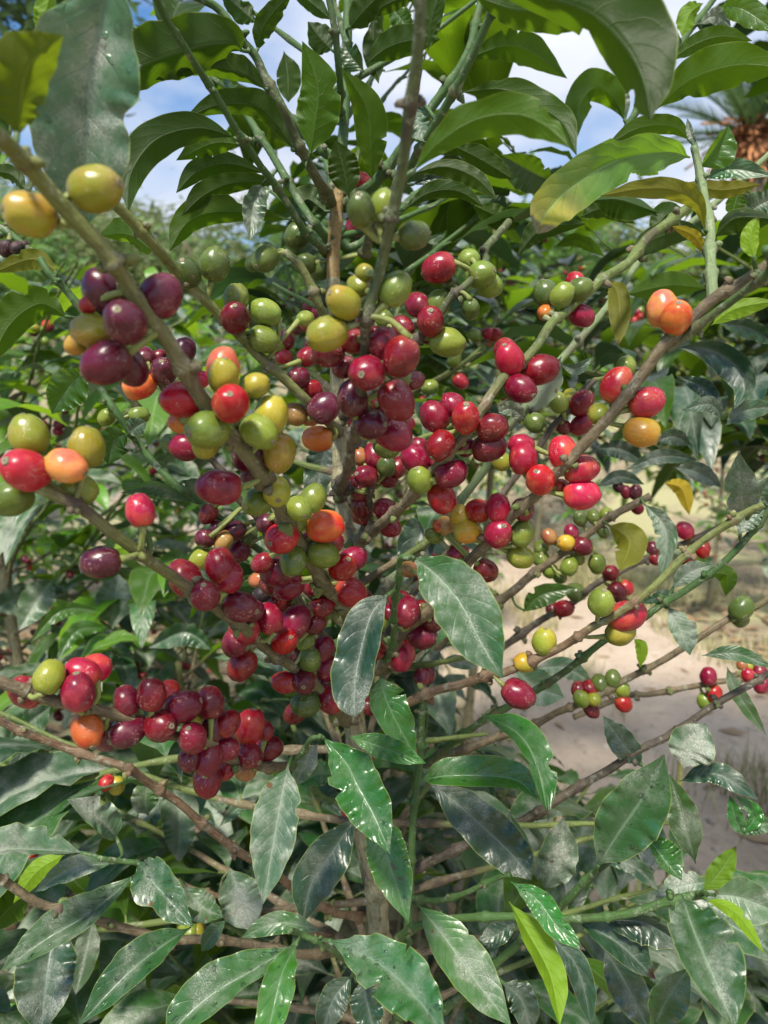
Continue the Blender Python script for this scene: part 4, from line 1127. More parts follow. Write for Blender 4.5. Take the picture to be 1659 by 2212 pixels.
# ---------------------------------------------------------------- hero leaves
def sticks(x, y, D):
    best = None
    for b in branches:
        for p, q in zip(b['img'][::3], b['s3'][::3]):
            d = math.hypot(p[0] - x, p[1] - y) + abs(p[2] - D) * 500
            if best is None or d < best[0]: best = (d, q)
    for q in tpts[::4]:
        v = q - CAM; dz = v.dot(CF)
        d = math.hypot(829.5 + v.dot(CR) / dz * F - x, 1106 - v.dot(CU) / dz * F - y) + abs(dz - D) * 500
        if d < best[0]: best = (d, q)
    return best
leaves = []; lr = random.Random(5)
for ln in LEAVES.strip().splitlines():
    head, pts = ln.split(':'); h = head.split(); P = parse_pts(pts)
    tipb = 0.0
    for q in h:
        if q.startswith('tip'): tipb = float(q[3:])
    leaves.append(dict(own=h[0], mat=h[1], side=h[2], h1=float(h[3]) / 3, h2=float(h[4]) / 3, tip=tipb, flat='flat' in h, blunt='blunt' in h, pts=P))
def water_mat():
    g = NT('water_drop'); return g.out(g.n('ShaderNodeBsdfPrincipled', {'Base Color': (1, 1, 1, 1), 'Roughness': .02, 'IOR': 1.33, 'Transmission Weight': 1.0}))
WATER = water_mat()
def hero_leaf(lf, mb):
    P = lf['pts']; n = 44
    ctrl = [at(x, y, d) for x, y, d, _ in P]; md = sum(p[2] for p in P) / len(P)
    # leaves arch: middle lifted a little towards the light
    pts = cat(ctrl, n); up = Vector((0, 0, 1)); Ln = (ctrl[-1] - ctrl[0]).length
    h1, h2 = lf['h1'] * md / F * 1.1, lf['h2'] * md / F * 1.1; W = max(h1, h2) * 1.06
    sg = 1 if lf['side'] == 'T' else -1
    a1 = math.acos(min(1, h1 / W)) * sg; a2 = math.acos(min(1, h2 / W)) * sg
    S1, S2, N = [], [], []
    for i in range(n):
        t = (pts[min(i + 1, n - 1)] - pts[max(i - 1, 0)]).normalized(); v = (CAM - pts[i]).normalized()
        v2 = (v - t * v.dot(t)).normalized(); left = v2.cross(t).normalized()
        S1.append((left * math.cos(a1) + v2 * math.sin(a1)).normalized()); S2.append((-left * math.cos(a2) + v2 * math.sin(a2)).normalized()); N.append(v2 * sg)
    # leaf_grid: j>0 uses S1 (left). faces wind so that the normal is on the +N side for 'T'
    tb = WB if lf['blunt'] else WT
    base_ = len(mb.v)
    leaf_grid(mb, pts, [s * 1 for s in S1], S2, N, W, 7, lr.random(), lf['tip'], lr, wave=(.05 if lf['flat'] else lr.uniform(.10, .24)) * (1.4 if lf['mat'] == 'gloss' else 1), under=(lf['side'] == 'T'), tb=tb, curl=lr.uniform(.05, .22), bite=lr.choice((0, 0, 0, .15, .3)))
    if lf['mat'] in ('wet', 'film', 'gloss') and lf['side'] == 'T':     # rain drops lying on the blade
        for _ in range({'wet': 20, 'film': 30, 'gloss': 6}[lf['mat']]):
            i = lr.randint(5, n - 8); j = lr.randint(1, 13); q = mb.v[base_ + i * 15 + j]; q2 = mb.v[base_ + i * 15 + j + 1]; q3 = mb.v[base_ + (i + 1) * 15 + j]
            if (q2 - q).length < 1e-5: continue
            X = (q2 - q).normalized(); Z = X.cross((q3 - q).normalized()).normalized()
            if Z.dot(N[i]) < 0: Z = -Z
            Y = Z.cross(X); r = lr.uniform(.0004, .0013); el = lr.uniform(1, 1.9); p = q.lerp(q2, lr.random()); an = lr.uniform(0, 3.1)
            vs, fs = [], []
            for a_ in range(5):
                ra, za = ((1, -.05), (.93, .28), (.72, .5), (.4, .64), (0, .68))[a_]
                for b_ in range(10):
                    th = b_ * .6283; k = 1 + .18 * math.sin(th * 2 + an) + .1 * math.sin(th * 3 + an * 2)
                    vs.append(p + X * (math.cos(th) * ra * r * k) + Y * (math.sin(th) * ra * r * k * el) + Z * (za * r * .8))
            for a_ in range(4):
                for b_ in range(10): fs.append((a_ * 10 + b_, a_ * 10 + (b_ + 1) % 10, (a_ + 1) * 10 + (b_ + 1) % 10, (a_ + 1) * 10 + b_))
            mb.add(vs, fs, [(0, 0)] * len(vs), 0, 0, 2)
    x, y, d, _ = P[0]; st = sticks(x, y, d)
    if st and st[0] < 70 and (st[1] - pts[0]).length < .04:
        q = st[1]; t0 = (pts[1] - pts[0]).normalized(); L_ = (q - pts[0]).length
        pp = cat([q, q.lerp(pts[0], .5) - t0 * L_ * .12, pts[0] + t0 * .002], 7)
        tube(mb, pp, [.0015, .0011, .001, .001, .001, .001, .0009], [.1] * 7, 7, mat=1, rnd=lr)
M_, L_own, R_own = [], [], []
for lf in leaves:
    md = sum(p[2] for p in lf['pts']) / len(lf['pts'])
    xs = [p[0] for p in lf['pts']]; ys = [p[1] for p in lf['pts']]
    lf['area'] = sum(math.hypot(a[0] - b_[0], a[1] - b_[1]) for a, b_ in zip(lf['pts'], lf['pts'][1:])) * (lf['h1'] + lf['h2'])
    if lf['own'] == 'R' and md > .455: R_own.append(lf)
    elif lf['own'] == 'L': L_own.append(lf)
    else: M_.append(lf)
def build_leaves(lst, root, cap=105):
    lst = sorted(lst, key=lambda l: -l['area'])
    for lf in lst[:cap]:
        mb = MB(); hero_leaf(lf, mb); mb.build('leaf', [LM[lf['mat']], BM['stem'], WATER], root, at(*lf['pts'][0][:3]))
    if lst[cap:]:
        mb = MB(); ks = list(LM)
        for lf in lst[cap:]:
            k = len(mb.m); hero_leaf(lf, mb)
            mb.m[k:] = [ks.index(lf['mat']) if m == 0 else len(ks) + m - 1 for m in mb.m[k:]]
        tag(mb.build('leaf', [LM[k] for k in ks] + [BM['stem'], WATER], root), kind='stuff')
build_leaves(M_, tree)
# ---------------------------------------------------------------- procedural coffee growth
UP = Vector((0, 0, 1))
def proc_leaf(mb, base, d, up, L, W, rr, mat=0, n=9, nh=2, droop=.5):
    """one arching leaf from base along d"""
    d = d.normalized(); side = d.cross(up).normalized(); u = side.cross(d).normalized()
    pts = []
    for i in range(n):
        t = i / (n - 1)
        pts.append(base + d * (L * (t - .12 * droop * t * t)) + u * (L * (.10 * math.sin(t * 2.6)) * rr.uniform(.8, 1.2)) - UP * (L * droop * t ** 2.1 * .55))
    tw = rr.uniform(-.25, .25); S1, S2, N = [], [], []; fold = rr.uniform(.12, .5)
    for i in range(n):
        t = (pts[min(i + 1, n - 1)] - pts[max(0, i - 1)]).normalized(); s = t.cross(up); s = s.normalized() if s.length > .05 else side
        nn = s.cross(t).normalized(); s.rotate(Matrix.Rotation(tw * i / n, 3, t)); nn = s.cross(t).normalized()
        S1.append((-s * math.cos(fold) + nn * math.sin(fold))); S2.append((s * math.cos(fold) + nn * math.sin(fold))); N.append(nn)
    leaf_grid(mb, pts, S1, S2, N, W, nh, rr.random(), 1.0 if rr.random() < .06 else 0.0, rr, wave=.10, under=True, curl=.12, mat=mat)
def proc_branch(p0, d0, L, rr, smb, lmb, cmb=None, r0=.003, leaf=.11, bare=.35, lift=.0, mats=(0,), ok=None, ckeys=None, ccols='CCDRKGL', n=9, nh=2, cprob=.5, sag=.25, sides=7, density=1.0):
    step = .012; k = int(L / step); p = p0.copy(); d = d0.normalized(); pts = [p.copy()]; nodes = []; last = 0
    for i in range(k):
        t = i / k
        d = (d + Vector((rr.uniform(-.05, .05), rr.uniform(-.05, .05), rr.uniform(-.05, .05) + (lift - sag * t) * .05))).normalized()
        p = p + d * step; pts.append(p.copy())
        last += step
        if last > rr.uniform(.036, .052): nodes.append(len(pts) - 1); last = 0
    if ok:
        cut = next((i for i, q in enumerate(pts) if not ok(q, .02)), len(pts))
        pts = pts[:cut]; nodes = [q for q in nodes if q < cut - 1]
        if len(pts) < 5: return
        k = len(pts) - 1
    rads = [r0 * lerp(1, .45, i / k) for i in range(len(pts))]
    for q in nodes: rads[q] *= 1.35
    ages = [lerp(1, -.2, min(1, i / k * 1.3)) for i in range(len(pts))]
    tube(smb, pts, rads, ages, sides, rnd=rr, cap=False)
    nd = nodes + [len(pts) - 1]
    for idx, q in enumerate(nd):
        t = q / k; T = (pts[q] - pts[q - 1]).normalized()
        side = T.cross(UP); side = side.normalized() if side.length > .1 else T.orthogonal().normalized()
        side.rotate(Matrix.Rotation(rr.uniform(-.35, .35) + (0 if idx % 2 else .3), 3, T))
        if t > bare:
            sc = leaf * (1.0 if t < .85 else .75 if t < .97 else .45) * rr.uniform(.75, 1.15)
            for sg in (1, -1):
                if rr.random() > .93 * density: continue
                dd = side * sg * rr.uniform(.7, 1) + T * rr.uniform(.35, .9) + UP * rr.uniform(-.35, .25) + Vector((rr.uniform(-.2, .2),) * 3)
                if ok and not (ok(pts[q] + dd.normalized() * sc, .0) and ok(pts[q] + dd.normalized() * sc * .5, .0)): continue
                m = rr.choice(mats)
                up = (UP + Vector((rr.uniform(-.35, .35), rr.uniform(-.35, .35), 0))).normalized()
                # petiole
                dn = dd.normalized(); b0 = pts[q] + dn * .009
                tube(smb, [pts[q], b0 + UP * .001], [.0011, .0009], [-.2, -.2], 5, rnd=rr, cap=False)
                proc_leaf(lmb, b0, dn, up, sc, sc * rr.uniform(.16, .21), rr, m, n, nh, rr.uniform(.25, 1.0))
        if cmb is not None and t < .8 and rr.random() < cprob:
            for c in range(rr.randint(2, 6)):
                a = rr.uniform(0, 6.3); s_ = T.orthogonal().normalized(); s_.rotate(Matrix.Rotation(a, 3, T))
                sz = rr.uniform(.011, .0145); pos = pts[q] + s_ * (sz * .6 + .003) + T * rr.uniform(-.008, .008)
                if ok and not ok(pos, 0): continue
                add_cherry(cmb, ckeys, pos, (s_ + T * rr.uniform(-.3, .6)).normalized(), sz, rr.choice(ccols), rr)
def inview(q):
    v = q - CAM; z = v.dot(CF)
    if z < .02: return None
    return 829.5 + v.dot(CR) / z * F, 1106 - v.dot(CU) / z * F, z
# ---- the main tree's remaining growth, behind its measured branches
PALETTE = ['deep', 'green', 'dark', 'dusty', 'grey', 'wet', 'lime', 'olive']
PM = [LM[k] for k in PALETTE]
rr = random.Random(77)
def ok_main(q, mg):
    a = inview(q)
    if a is None: return True
    x, y, z = a
    if -120 < x < 1780 and -150 < y < 2350:
        if z < .46: return False
        if y > 1000 and x > 1080 and y < 1600 and z < 2: return False      # the path shows here
        if 1620 < y < 1880 and x > 1480: return False
        if x < 560 and 380 < y < 1500 and (z < .6 or x < 330): return False
        if 270 < x < 400 and 320 < y < 510: return False
        if x < 270 and y < 400: return False
        if 1090 < x < 1440 and 120 < y < 330: return False
        if mg == 0 and (610 < x < 725 and 120 < y < 310 or 790 < x < 920 and 90 < y < 260 or 545 < x < 665 and y < 120): return False
        if mg == 0 and 520 < x < 1000 and y < 300: return rr.random() < .7
    return True
smb, smg, lmb, cmb = MB(), MB(), MB(), MB()
def up_axis(z):
    """point on the trunk at height z"""
    return min(tpts, key=lambda p: abs(p.z - z))
z = 1.72; az = 0.4
while z > .30:
    p0 = up_axis(z) if z < tpts[0].z else tpts[0] + Vector((0, 0, z - tpts[0].z))
    for k in (0, 1):
        a = az + k * math.pi + rr.uniform(-.3, .3)
        el = rr.uniform(.5, .9) if z > 1.45 else rr.uniform(.25, .6) if z > 1.1 else rr.uniform(-.05, .35)
        d = Vector((math.cos(a) * math.cos(el), math.sin(a) * math.cos(el), math.sin(el)))
        if d.y < -.25: d.y = -d.y
        Ln = rr.uniform(.35, .65) if z < 1.5 else rr.uniform(.2, .4)
        mats = (0, 0, 1, 1) if z > 1.35 else (0, 1, 2, 3) if z > 1.1 else (3, 3, 4, 5, 2, 1)
        proc_branch(p0, d, Ln, rr, smg if z > 1.3 else smb, lmb, cmb, r0=.0024 if z > 1.3 else .0030, leaf=.12, bare=.25 if z < 1.2 else .3, lift=.25 if z > 1.1 else 0, mats=mats, ok=ok_main, ckeys=keys, n=12, nh=3, cprob=.45 if .95 < z < 1.3 else .05)
    az += math.pi / 2 + rr.uniform(-.2, .2); z -= .026 if z > 1.3 else .028 if z > 1.2 else .040 if z > 1.12 else .03
tag(smb.build('twig', [BM['branch']], tree), kind='stuff'); smg.va = [v * .45 for v in smg.va]; tag(smg.build('green_twig', [BM['stem']], tree), kind='stuff'); tag(lmb.build('leaf', PM, tree), kind='stuff')
tag(cmb.build('coffee_cherry', merged_mats(keys), tree), kind='stuff')
# ---- neighbouring coffee trees
def coffee_bush(name, loc, label, seed, H=1.9, z0=.25, mats=(0, 1, 2, 3), ok=None, spread=.6, n=8, nh=1, dens=1.0, ccols='CCDRKGGL', cprob=.35, rz=0, cats='coffee tree', group=None, extra=None, dz=.075, leaf=.125, bare=.3):
    root = empty(name, loc, label, cats, group, 0); rb = random.Random(seed)
    okf = ok
    def base(zz): return Vector(loc) + Vector((.04 * math.sin(zz * 2 + seed), .04 * math.cos(zz * 1.7 + seed), zz))
    tm = MB(); K = 40; P = [base(H * i / K) for i in range(K + 1)]; P[0] = P[0] - UP * .03
    tube(tm, P, [lerp(.016, .004, i / K) * (1.2 if i % 4 == 0 else 1) for i in range(K + 1)], [lerp(1, 0, max(0, i / K * 1.6 - .6)) for i in range(K + 1)], 10, rnd=rb)
    tm.build('trunk', [BM['trunk']], root, Vector(loc))
    lm, cm_ = MB(), MB(); z = z0; az = rb.uniform(0, 3)
    while z < H:
        for k in (0, 1):
            a = az + k * math.pi + rb.uniform(-.3, .3); el = lerp(.05, .75, (z - z0) / (H - z0)) + rb.uniform(-.15, .15)
            d = Vector((math.cos(a) * math.cos(el), math.sin(a) * math.cos(el), math.sin(el)))
            sm_ = MB()
            proc_branch(base(z), d, spread * rb.uniform(.75, 1.15) * lerp(1, .45, max(0, (z - H * .6) / (H * .4))), rb, sm_, lm, cm_, r0=.0034, leaf=leaf, bare=bare, lift=.15, mats=mats, ok=okf, ckeys=keys, ccols=ccols, n=n, nh=nh, cprob=cprob, sides=6, density=dens)
            if sm_.v: sm_.build('branch', [BM['branch']], root, base(z))
        az += math.pi / 2 + rb.uniform(-.25, .25); z += dz
    lf = lm.build('foliage', PM, root)
    if cm_.v: tag(cm_.build('coffee_cherry', merged_mats(keys), root), kind='stuff')
    return root
def copy_tree(o, loc, rz, label, group=None, s=1.0):
    c = o.copy(); COL.objects.link(c); c.location = loc; c.rotation_euler = (0, 0, rz); c['label'] = label; c.scale = (s, s, s)
    if group: c['group'] = group
    for ch in o.children:
        k = ch.copy(); COL.objects.link(k); k.parent = c
        for g in ch.children:
            j = g.copy(); COL.objects.link(j); j.parent = k
    return c
def ok_right(q, mg):
    a = inview(q)
    if a is None: return True
    x, y, z = a
    if -50 < x < 1720 and -60 < y < 2300:
        if z < .56: return False
        if y > 1040 and x > 980 and z < 3 and not (y > 1800): return False
        if 1380 < x < 1660 and 180 < y < 400: return False
        if 1000 < x < 1400 and y < 290: return False
        if x < 900: return False
    return True
GR = 'coffee trees behind the near one'
def ok_r2(q, mg):
    a = inview(q)
    if a is None: return True
    x, y, z = a
    if -50 < x < 1720 and -60 < y < 2300:
        if z < .7 or x < 900: return False
        if y > 1030: return False
        if y < 420: return False
    return True
coffee_bush('coffee_tree', (1.0, 1.35, 0), 'coffee tree at the right, standing behind the one that leans over the path', 61, H=1.75, z0=1.0, mats=(0, 0, 2, 2, 3), ok=ok_r2, spread=.8, n=8, nh=1, cprob=.2, dz=.04, bare=.1)
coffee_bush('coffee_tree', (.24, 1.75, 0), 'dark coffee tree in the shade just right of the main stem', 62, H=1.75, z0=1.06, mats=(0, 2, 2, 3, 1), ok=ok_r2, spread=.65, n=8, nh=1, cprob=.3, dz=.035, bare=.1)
right = coffee_bush('coffee_tree', (.72, .98, 0), 'coffee tree at the right edge with glossy dark leaves over the path', 3, H=1.75, z0=.9, mats=(0, 0, 1, 2, 2), ok=ok_right, spread=.62, n=10, nh=2, cprob=.25, dz=.028, bare=.1)
build_leaves(R_own, right, 60)
def ok_left(q, mg):
    a = inview(q)
    if a is None: return True
    x, y, z = a
    if x > -50 and y > -50 and z < .68: return False
    if y < 560 and x > 90: return False
    return True
left = coffee_bush('coffee_tree', (-.62, 1.15, 0), 'leafy coffee tree just behind the near one on the left, dull grey leaves', 8, H=1.55, z0=.2, mats=(3, 4, 4, 1, 1, 6, 6), ok=ok_left, spread=.62, n=10, nh=2, cprob=.16, dz=.034)
build_leaves(L_own, left, 60)
def ok_far(q, mg):
    a = inview(q)
    if a is None: return True
    x, y, z = a
    if x > -50 and y > -50 and z < .8: return False
    if x > 980 and 1010 < y < 1620 and z < 3: return False
    if y < 520 and 150 < x < 1200: return False
    return True
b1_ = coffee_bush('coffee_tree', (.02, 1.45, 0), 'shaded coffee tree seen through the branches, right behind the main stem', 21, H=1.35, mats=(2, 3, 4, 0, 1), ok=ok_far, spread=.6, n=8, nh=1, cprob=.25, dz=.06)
b2_ = coffee_bush('coffee_tree', (0, 0, 0), 'x', 33, H=1.65, mats=(4, 4, 3, 1, 6, 6), spread=.7, n=7, nh=1, cprob=.16, dz=.055)
b2_['label'] = 'pale leafed coffee tree in the row, far left behind the red cherry cluster'; b2_.location = (-1.35, 2.0, 0); b2_['group'] = GR
for i, (x, y, rz, s, lb) in enumerate([
    (-.62, 2.0, 1.1, .85, 'coffee tree in the row, left of the main stem at mid distance'),
    (-2.3, 3.6, 2.2, 1.0, 'coffee tree farther up the row at the left edge'),
    (-1.1, 3.7, 3.9, .9, 'coffee tree farther up the row, right of the one at the left edge'),
    (.15, 3.3, 5.0, .80, 'blurred coffee tree beyond the main stem beside the path'),
    (1.9, 3.9, .7, 1.0, 'blurred coffee tree across the path on the right'),
    (3.1, 4.6, 2.7, 1.1, 'blurred coffee tree across the path at the right edge'),
    (-.2, 5.0, 4.4, 1.0, 'most distant coffee tree, low in the gap beside the main stem'),
    (1.2, 5.2, 1.9, 1.0, 'distant coffee tree where the path fades out')]):
    copy_tree(b2_, (x, y, 0), rz, lb, GR, s)
def ok_low(q, mg):
    a = inview(q)
    if a is None: return True
    x, y, z = a
    if x > -50 and y > -50 and z < .60: return False
    return not (x > 1050 and y < 1900)
coffee_bush('coffee_tree', (.42, .98, 0), 'low coffee sapling at the lower right under the path', 51, H=.72, z0=.12, mats=(3, 4, 2, 3), ok=ok_low, spread=.5, n=10, nh=2, cprob=.05, dz=.05)
coffee_bush('coffee_tree', (-.30, 1.02, 0), 'low coffee sapling in the shade at the lower left', 52, H=.85, z0=.12, mats=(3, 4, 2, 4), ok=ok_low, spread=.5, n=10, nh=2, cprob=.08, dz=.05)
# ---------------------------------------------------------------- ground
def soil_mat():
    g = NT('soil'); p = g.n('ShaderNodeTexCoord').outputs['Object']
    n1_, n2_, n3_ = g.noise(p, 1.2, 5), g.noise(p, 14, 6, .65), g.noise(p, 90, 4, .6)
    col = g.mix(g.rng(n2_, .35, .65), (.16, .12, .08), (.31, .255, .165))
    col = g.mix(g.rng(n1_, .45, .6), col, (.33, .31, .16)); col = g.mix(g.math('MULTIPLY', g.rng(n3_, .5, .7), .5), col, (.42, .36, .24))
    h = g.math('ADD', g.math('MULTIPLY', n2_, .03), g.math('MULTIPLY', n3_, .01))
    return g.out(g.n('ShaderNodeBsdfPrincipled', {'Base Color': col, 'Roughness': .95, 'Normal': g.n('ShaderNodeBump', {'Height': h, 'Distance': 1.})}))
def path_mat():
    g = NT('path_earth'); p = g.n('ShaderNodeTexCoord').outputs['Object']
    n1_, n2_, n3_ = g.noise(p, 2.0, 5), g.noise(p, 22, 6, .65), g.noise(p, 150, 4, .6)
    col = g.mix(g.rng(n1_, .35, .65), (.40, .305, .23), (.48, .385, .30)); col = g.mix(g.rng(n2_, .5, .75), col, (.30, .235, .16))
    col = g.mix(g.math('MULTIPLY', g.rng(n3_, .55, .7), .5), col, (.52, .44, .35))
    h = g.math('ADD', g.math('MULTIPLY', n2_, .02), g.math('MULTIPLY', n3_, .006))
    return g.out(g.n('ShaderNodeBsdfPrincipled', {'Base Color': col, 'Roughness': .95, 'Normal': g.n('ShaderNodeBump', {'Height': h, 'Distance': 1.})}))
def hill(x, y):
    r = math.hypot(x, y)
    h = 0.0
    if y > 5.5: h += (1 - math.exp(-(y - 5.5) / 12)) * 4.2 + noise.noise((x * .12, y * .12, 0)) * min(1.5, (y - 5.5) * .12)
    if y > 60: h += (1 - math.exp(-(y - 60) / 120)) * 22 * (1 + .5 * noise.noise((x * .012, y * .006, 3)))
    return h
gm = MB(); ys = [-30, -10, -3] + [-.5 + .5 * i for i in range(16)] + [7.5 + i * 1.5 for i in range(12)] + [26 + i * 8 for i in range(8)] + [95, 115, 140, 180, 230, 300, 400]
xs = [-400, -200, -100, -60, -36, -24, -16, -11, -8, -6, -4.5] + [-3.5 + .5 * i for i in range(15)] + [4.5, 6, 8, 11, 16, 24, 36, 60, 100, 200, 400]
gv = [Vector((x, y, hill(x, y))) for y in ys for x in xs]; nx = len(xs)
gm.add(gv, [(j * nx + i, j * nx + i + 1, (j + 1) * nx + i + 1, (j + 1) * nx + i) for j in range(len(ys) - 1) for i in range(nx - 1)], [(v.x, v.y) for v in gv])
ground = gm.build('ground', soil_mat()); tag(ground, kind='structure')
# path: a worn strip that bends away behind the coffee trees
ctr = [Vector((1.6, -2.0, 0)), Vector((1.45, 0.4, 0)), Vector((1.2, 1.6, 0)), Vector((1.0, 2.6, 0)), Vector((.75, 3.8, 0)), Vector((.2, 5.0, 0)), Vector((-1.4, 6.4, 0)), Vector((-5, 7.8, 0))]
cp = cat(ctr, 90); pm_ = MB(); vs = []
for i, p in enumerate(cp):
    t = (cp[min(i + 1, 89)] - cp[max(0, i - 1)]).normalized(); s = Vector((t.y, -t.x, 0))
    for j in range(7):
        k = (j - 3) / 3 * (.72 + .10 * noise.noise((i * .13, j > 3, 2)))
        q = p + s * k; vs.append(Vector((q.x, q.y, max(hill(q.x, q.y), 0) + .006 + (.004 * (1 - abs(j - 3) / 3)))))
pm_.add(vs, [(i * 7 + j, i * 7 + j + 1, i * 7 + j + 8, i * 7 + j + 7) for i in range(89) for j in range(6)], [(v.x, v.y) for v in vs])
tag(pm_.build('path', path_mat()), kind='structure')
# dry grass on both edges of the path, one mass
gmb = MB(); rg = random.Random(9)
def grass_mat():
    g = NT('dry_grass'); va = g.attr('va')
    col = g.mix(va, (.32, .27, .12), (.17, .22, .06)); col = g.mix(g.rng(g.math('FRACT', g.math('MULTIPLY', va, 9.3)), .3, .9), col, (.42, .36, .2))
    return g.out(g.n('ShaderNodeBsdfPrincipled', {'Base Color': col, 'Roughness': .7}))
for i in range(22000):
    k = rg.randrange(8, 86); p = cp[k]; t = (cp[k + 1] - cp[k - 1]).normalized(); s = Vector((t.y, -t.x, 0)); sg = rg.choice((1, 1, 1, -1))
    q = p + s * (sg * (.56 + abs(rg.gauss(0, .55))) if rg.random() < .8 else rg.gauss(.05, .10)) + t * rg.uniform(-.2, .2)
    if noise.noise(q * 1.3) < -.15 or q.y > 6.5: continue
    h = rg.uniform(.03, .13) * (1 + noise.noise(q * 2)); a = rg.uniform(0, 6.3); l = Vector((math.cos(a), math.sin(a), 0)); w_ = Vector((-l.y, l.x, 0)) * rg.uniform(.0015, .003); b0 = Vector((q.x, q.y, hill(q.x, q.y)))
    ld = rg.uniform(.1, .9) * h
    gmb.add([b0 - w_, b0 + w_, b0 + l * ld * .4 + UP * h * .6 + w_ * .7, b0 + l * ld * .4 + UP * h * .6 - w_ * .7, b0 + l * ld + UP * h], [(0, 1, 2, 3), (3, 2, 4)], [(0, 0)] * 5, rg.random())
tag(gmb.build('dry_grass', grass_mat()), 'dry straw coloured grass along the edges of the dirt path', 'grass', kind='stuff')
# leaf litter
lt = MB(); 
for i in range(3400):
    q = Vector((rg.uniform(-2.6, 2.2), rg.uniform(.1, 4.2), 0)); 
    if min((q - c_).length for c_ in cp[::3]) < .85 and rg.random() < .93: continue
    a = rg.uniform(0, 6.3); l = Vector((math.cos(a), math.sin(a), rg.uniform(-.1, .2))); s = Vector((-math.sin(a), math.cos(a), rg.uniform(-.3, .3))); L_ = rg.uniform(.03, .06)
    q.z = .006 + rg.uniform(.004, .014)
    lt.add([q - l * L_, q + s * L_ * .35, q + l * L_, q - s * L_ * .35, q + UP * .008], [(0, 4, 3), (0, 1, 4), (1, 2, 4), (2, 3, 4)], [(0, 0)] * 5, rg.random())
pb = MB()
for i in range(1500):
    k = rg.randrange(5, 80); p = cp[k]; q = p + Vector((rg.uniform(-.75, .75), rg.uniform(-.1, .1), 0)); r = rg.uniform(.003, .011) * (2.2 if rg.random() < .05 else 1)
    if q.y > 5.4: continue
    vs = [q + Vector((math.cos(a_ * 1.047 + b_) * r * c_ * rg.uniform(.8, 1.2), math.sin(a_ * 1.047 + b_) * r * c_, z_ * r + .008)) for (z_, c_, b_) in ((-.2, 1, 0), (.3, .8, .4)) for a_ in range(6)] + [q + UP * (r * .5 + .008)]
    pb.add(vs, [(j, (j + 1) % 6, 6 + (j + 1) % 6, 6 + j) for j in range(6)] + [(6 + j, 6 + (j + 1) % 6, 12) for j in range(6)], [(0, 0)] * 13, rg.random())
def pebble_mat():
    g = NT('pebble'); return g.out(g.n('ShaderNodeBsdfPrincipled', {'Base Color': g.mix(g.attr('va'), (.25, .2, .15), (.45, .4, .33)), 'Roughness': .85}))
tag(pb.build('pebbles', pebble_mat()), 'small pale stones and clods lying on the dirt path', 'pebbles', kind='stuff')
def litter_mat():
    g = NT('litter'); va = g.attr('va')
    return g.out(g.n('ShaderNodeBsdfPrincipled', {'Base Color': g.mix(va, (.12, .07, .035), (.3, .2, .11)), 'Roughness': .8}))
tag(lt.build('leaf_litter', litter_mat()), 'brown fallen leaves scattered on the soil under the coffee trees', 'leaf litter', kind='stuff')
# ---------------------------------------------------------------- far trees
def far_leaf_mat(name, a, b):
    g = NT(name); va = g.attr('va')
    col = g.mix(va, a, b)
    return g.out(g.n('ShaderNodeMixShader', {0: .3, 1: g.n('ShaderNodeBsdfPrincipled', {'Base Color': col, 'Roughness': .5}), 2: g.n('ShaderNodeBsdfTranslucent', {'Color': g.mix(va, tuple(c * 2 for c in a), tuple(c * 2 for c in b))})}))
FM = {'d': far_leaf_mat('foliage_dark', (.03, .065, .022), (.06, .11, .035)), 'o': far_leaf_mat('foliage_olive', (.10, .13, .05), (.18, .21, .09)), 'g': far_leaf_mat('foliage_green', (.06, .13, .03), (.13, .22, .06))}
def leafy_tree(loc, H, Rc, seed, mk, label, nl=5000, cat_='tree', group=None, squash=.8, low=.35, lsz=.07, clumps=26):
    rt = random.Random(seed); root = empty('broadleaf_tree', loc, label, cat_, group); Lc = Vector(loc)
    tm, cm_ = MB(), MB(); top = Lc + Vector((rt.uniform(-.2, .2) * Rc, 0, H * .7))
    tube(tm, cat([Lc - UP * .1, Lc.lerp(top, .5) + Vector((.1 * Rc, 0, 0)), top], 14), [lerp(H * .022, H * .007, i / 13) for i in range(14)], None, 9, rnd=rt)
    cs = []
    for i in range(clumps):
        while True:
            v = Vector([rt.uniform(-1, 1) for _ in range(3)])
            if v.length < 1: break
        c = Lc + Vector((v.x * Rc, v.y * Rc, H * (low + 1) / 2 + v.z * H * (1 - low) / 2 * squash)); cs.append((c, rt.uniform(.18, .38) * Rc))
        if i % 2 == 0: tube(tm, cat([Lc.lerp(top, rt.uniform(.4, .95)), Lc.lerp(top, .8).lerp(c, .5), c], 8), [lerp(H * .006, H * .0015, k / 7) for k in range(8)], None, 5, rnd=rt, cap=False)
    for i in range(nl):
        c, r = cs[rt.randrange(len(cs))]; q = c + Vector((rt.gauss(0, .5) * r, rt.gauss(0, .5) * r, rt.gauss(0, .38) * r))
        a = rt.uniform(0, 6.3); l = Vector((math.cos(a), math.sin(a), rt.uniform(-.8, .3))).normalized(); s = l.cross(UP + Vector((rt.uniform(-.6, .6), rt.uniform(-.6, .6), 0))).normalized(); z_ = lsz * rt.uniform(.6, 1.3)
        cm_.add([q - l * z_, q + s * z_ * .36, q + l * z_, q - s * z_ * .36, q + l.cross(s) * z_ * .12], [(0, 3, 4), (0, 4, 1), (1, 4, 2), (2, 4, 3)], [(0, 0)] * 5, rt.random())
    tm.build('trunk', [BM['branch']], root, Lc); cm_.build('crown', FM[mk], root, Lc, smooth=False)
    return root
def ht(D, row, x=0):
    p = at(x, row, D); return p.z - hill(p.x, p.y)
def far_loc(x, D): 
    p = at(x, 1106, D); return (p.x, p.y, hill(p.x, p.y))
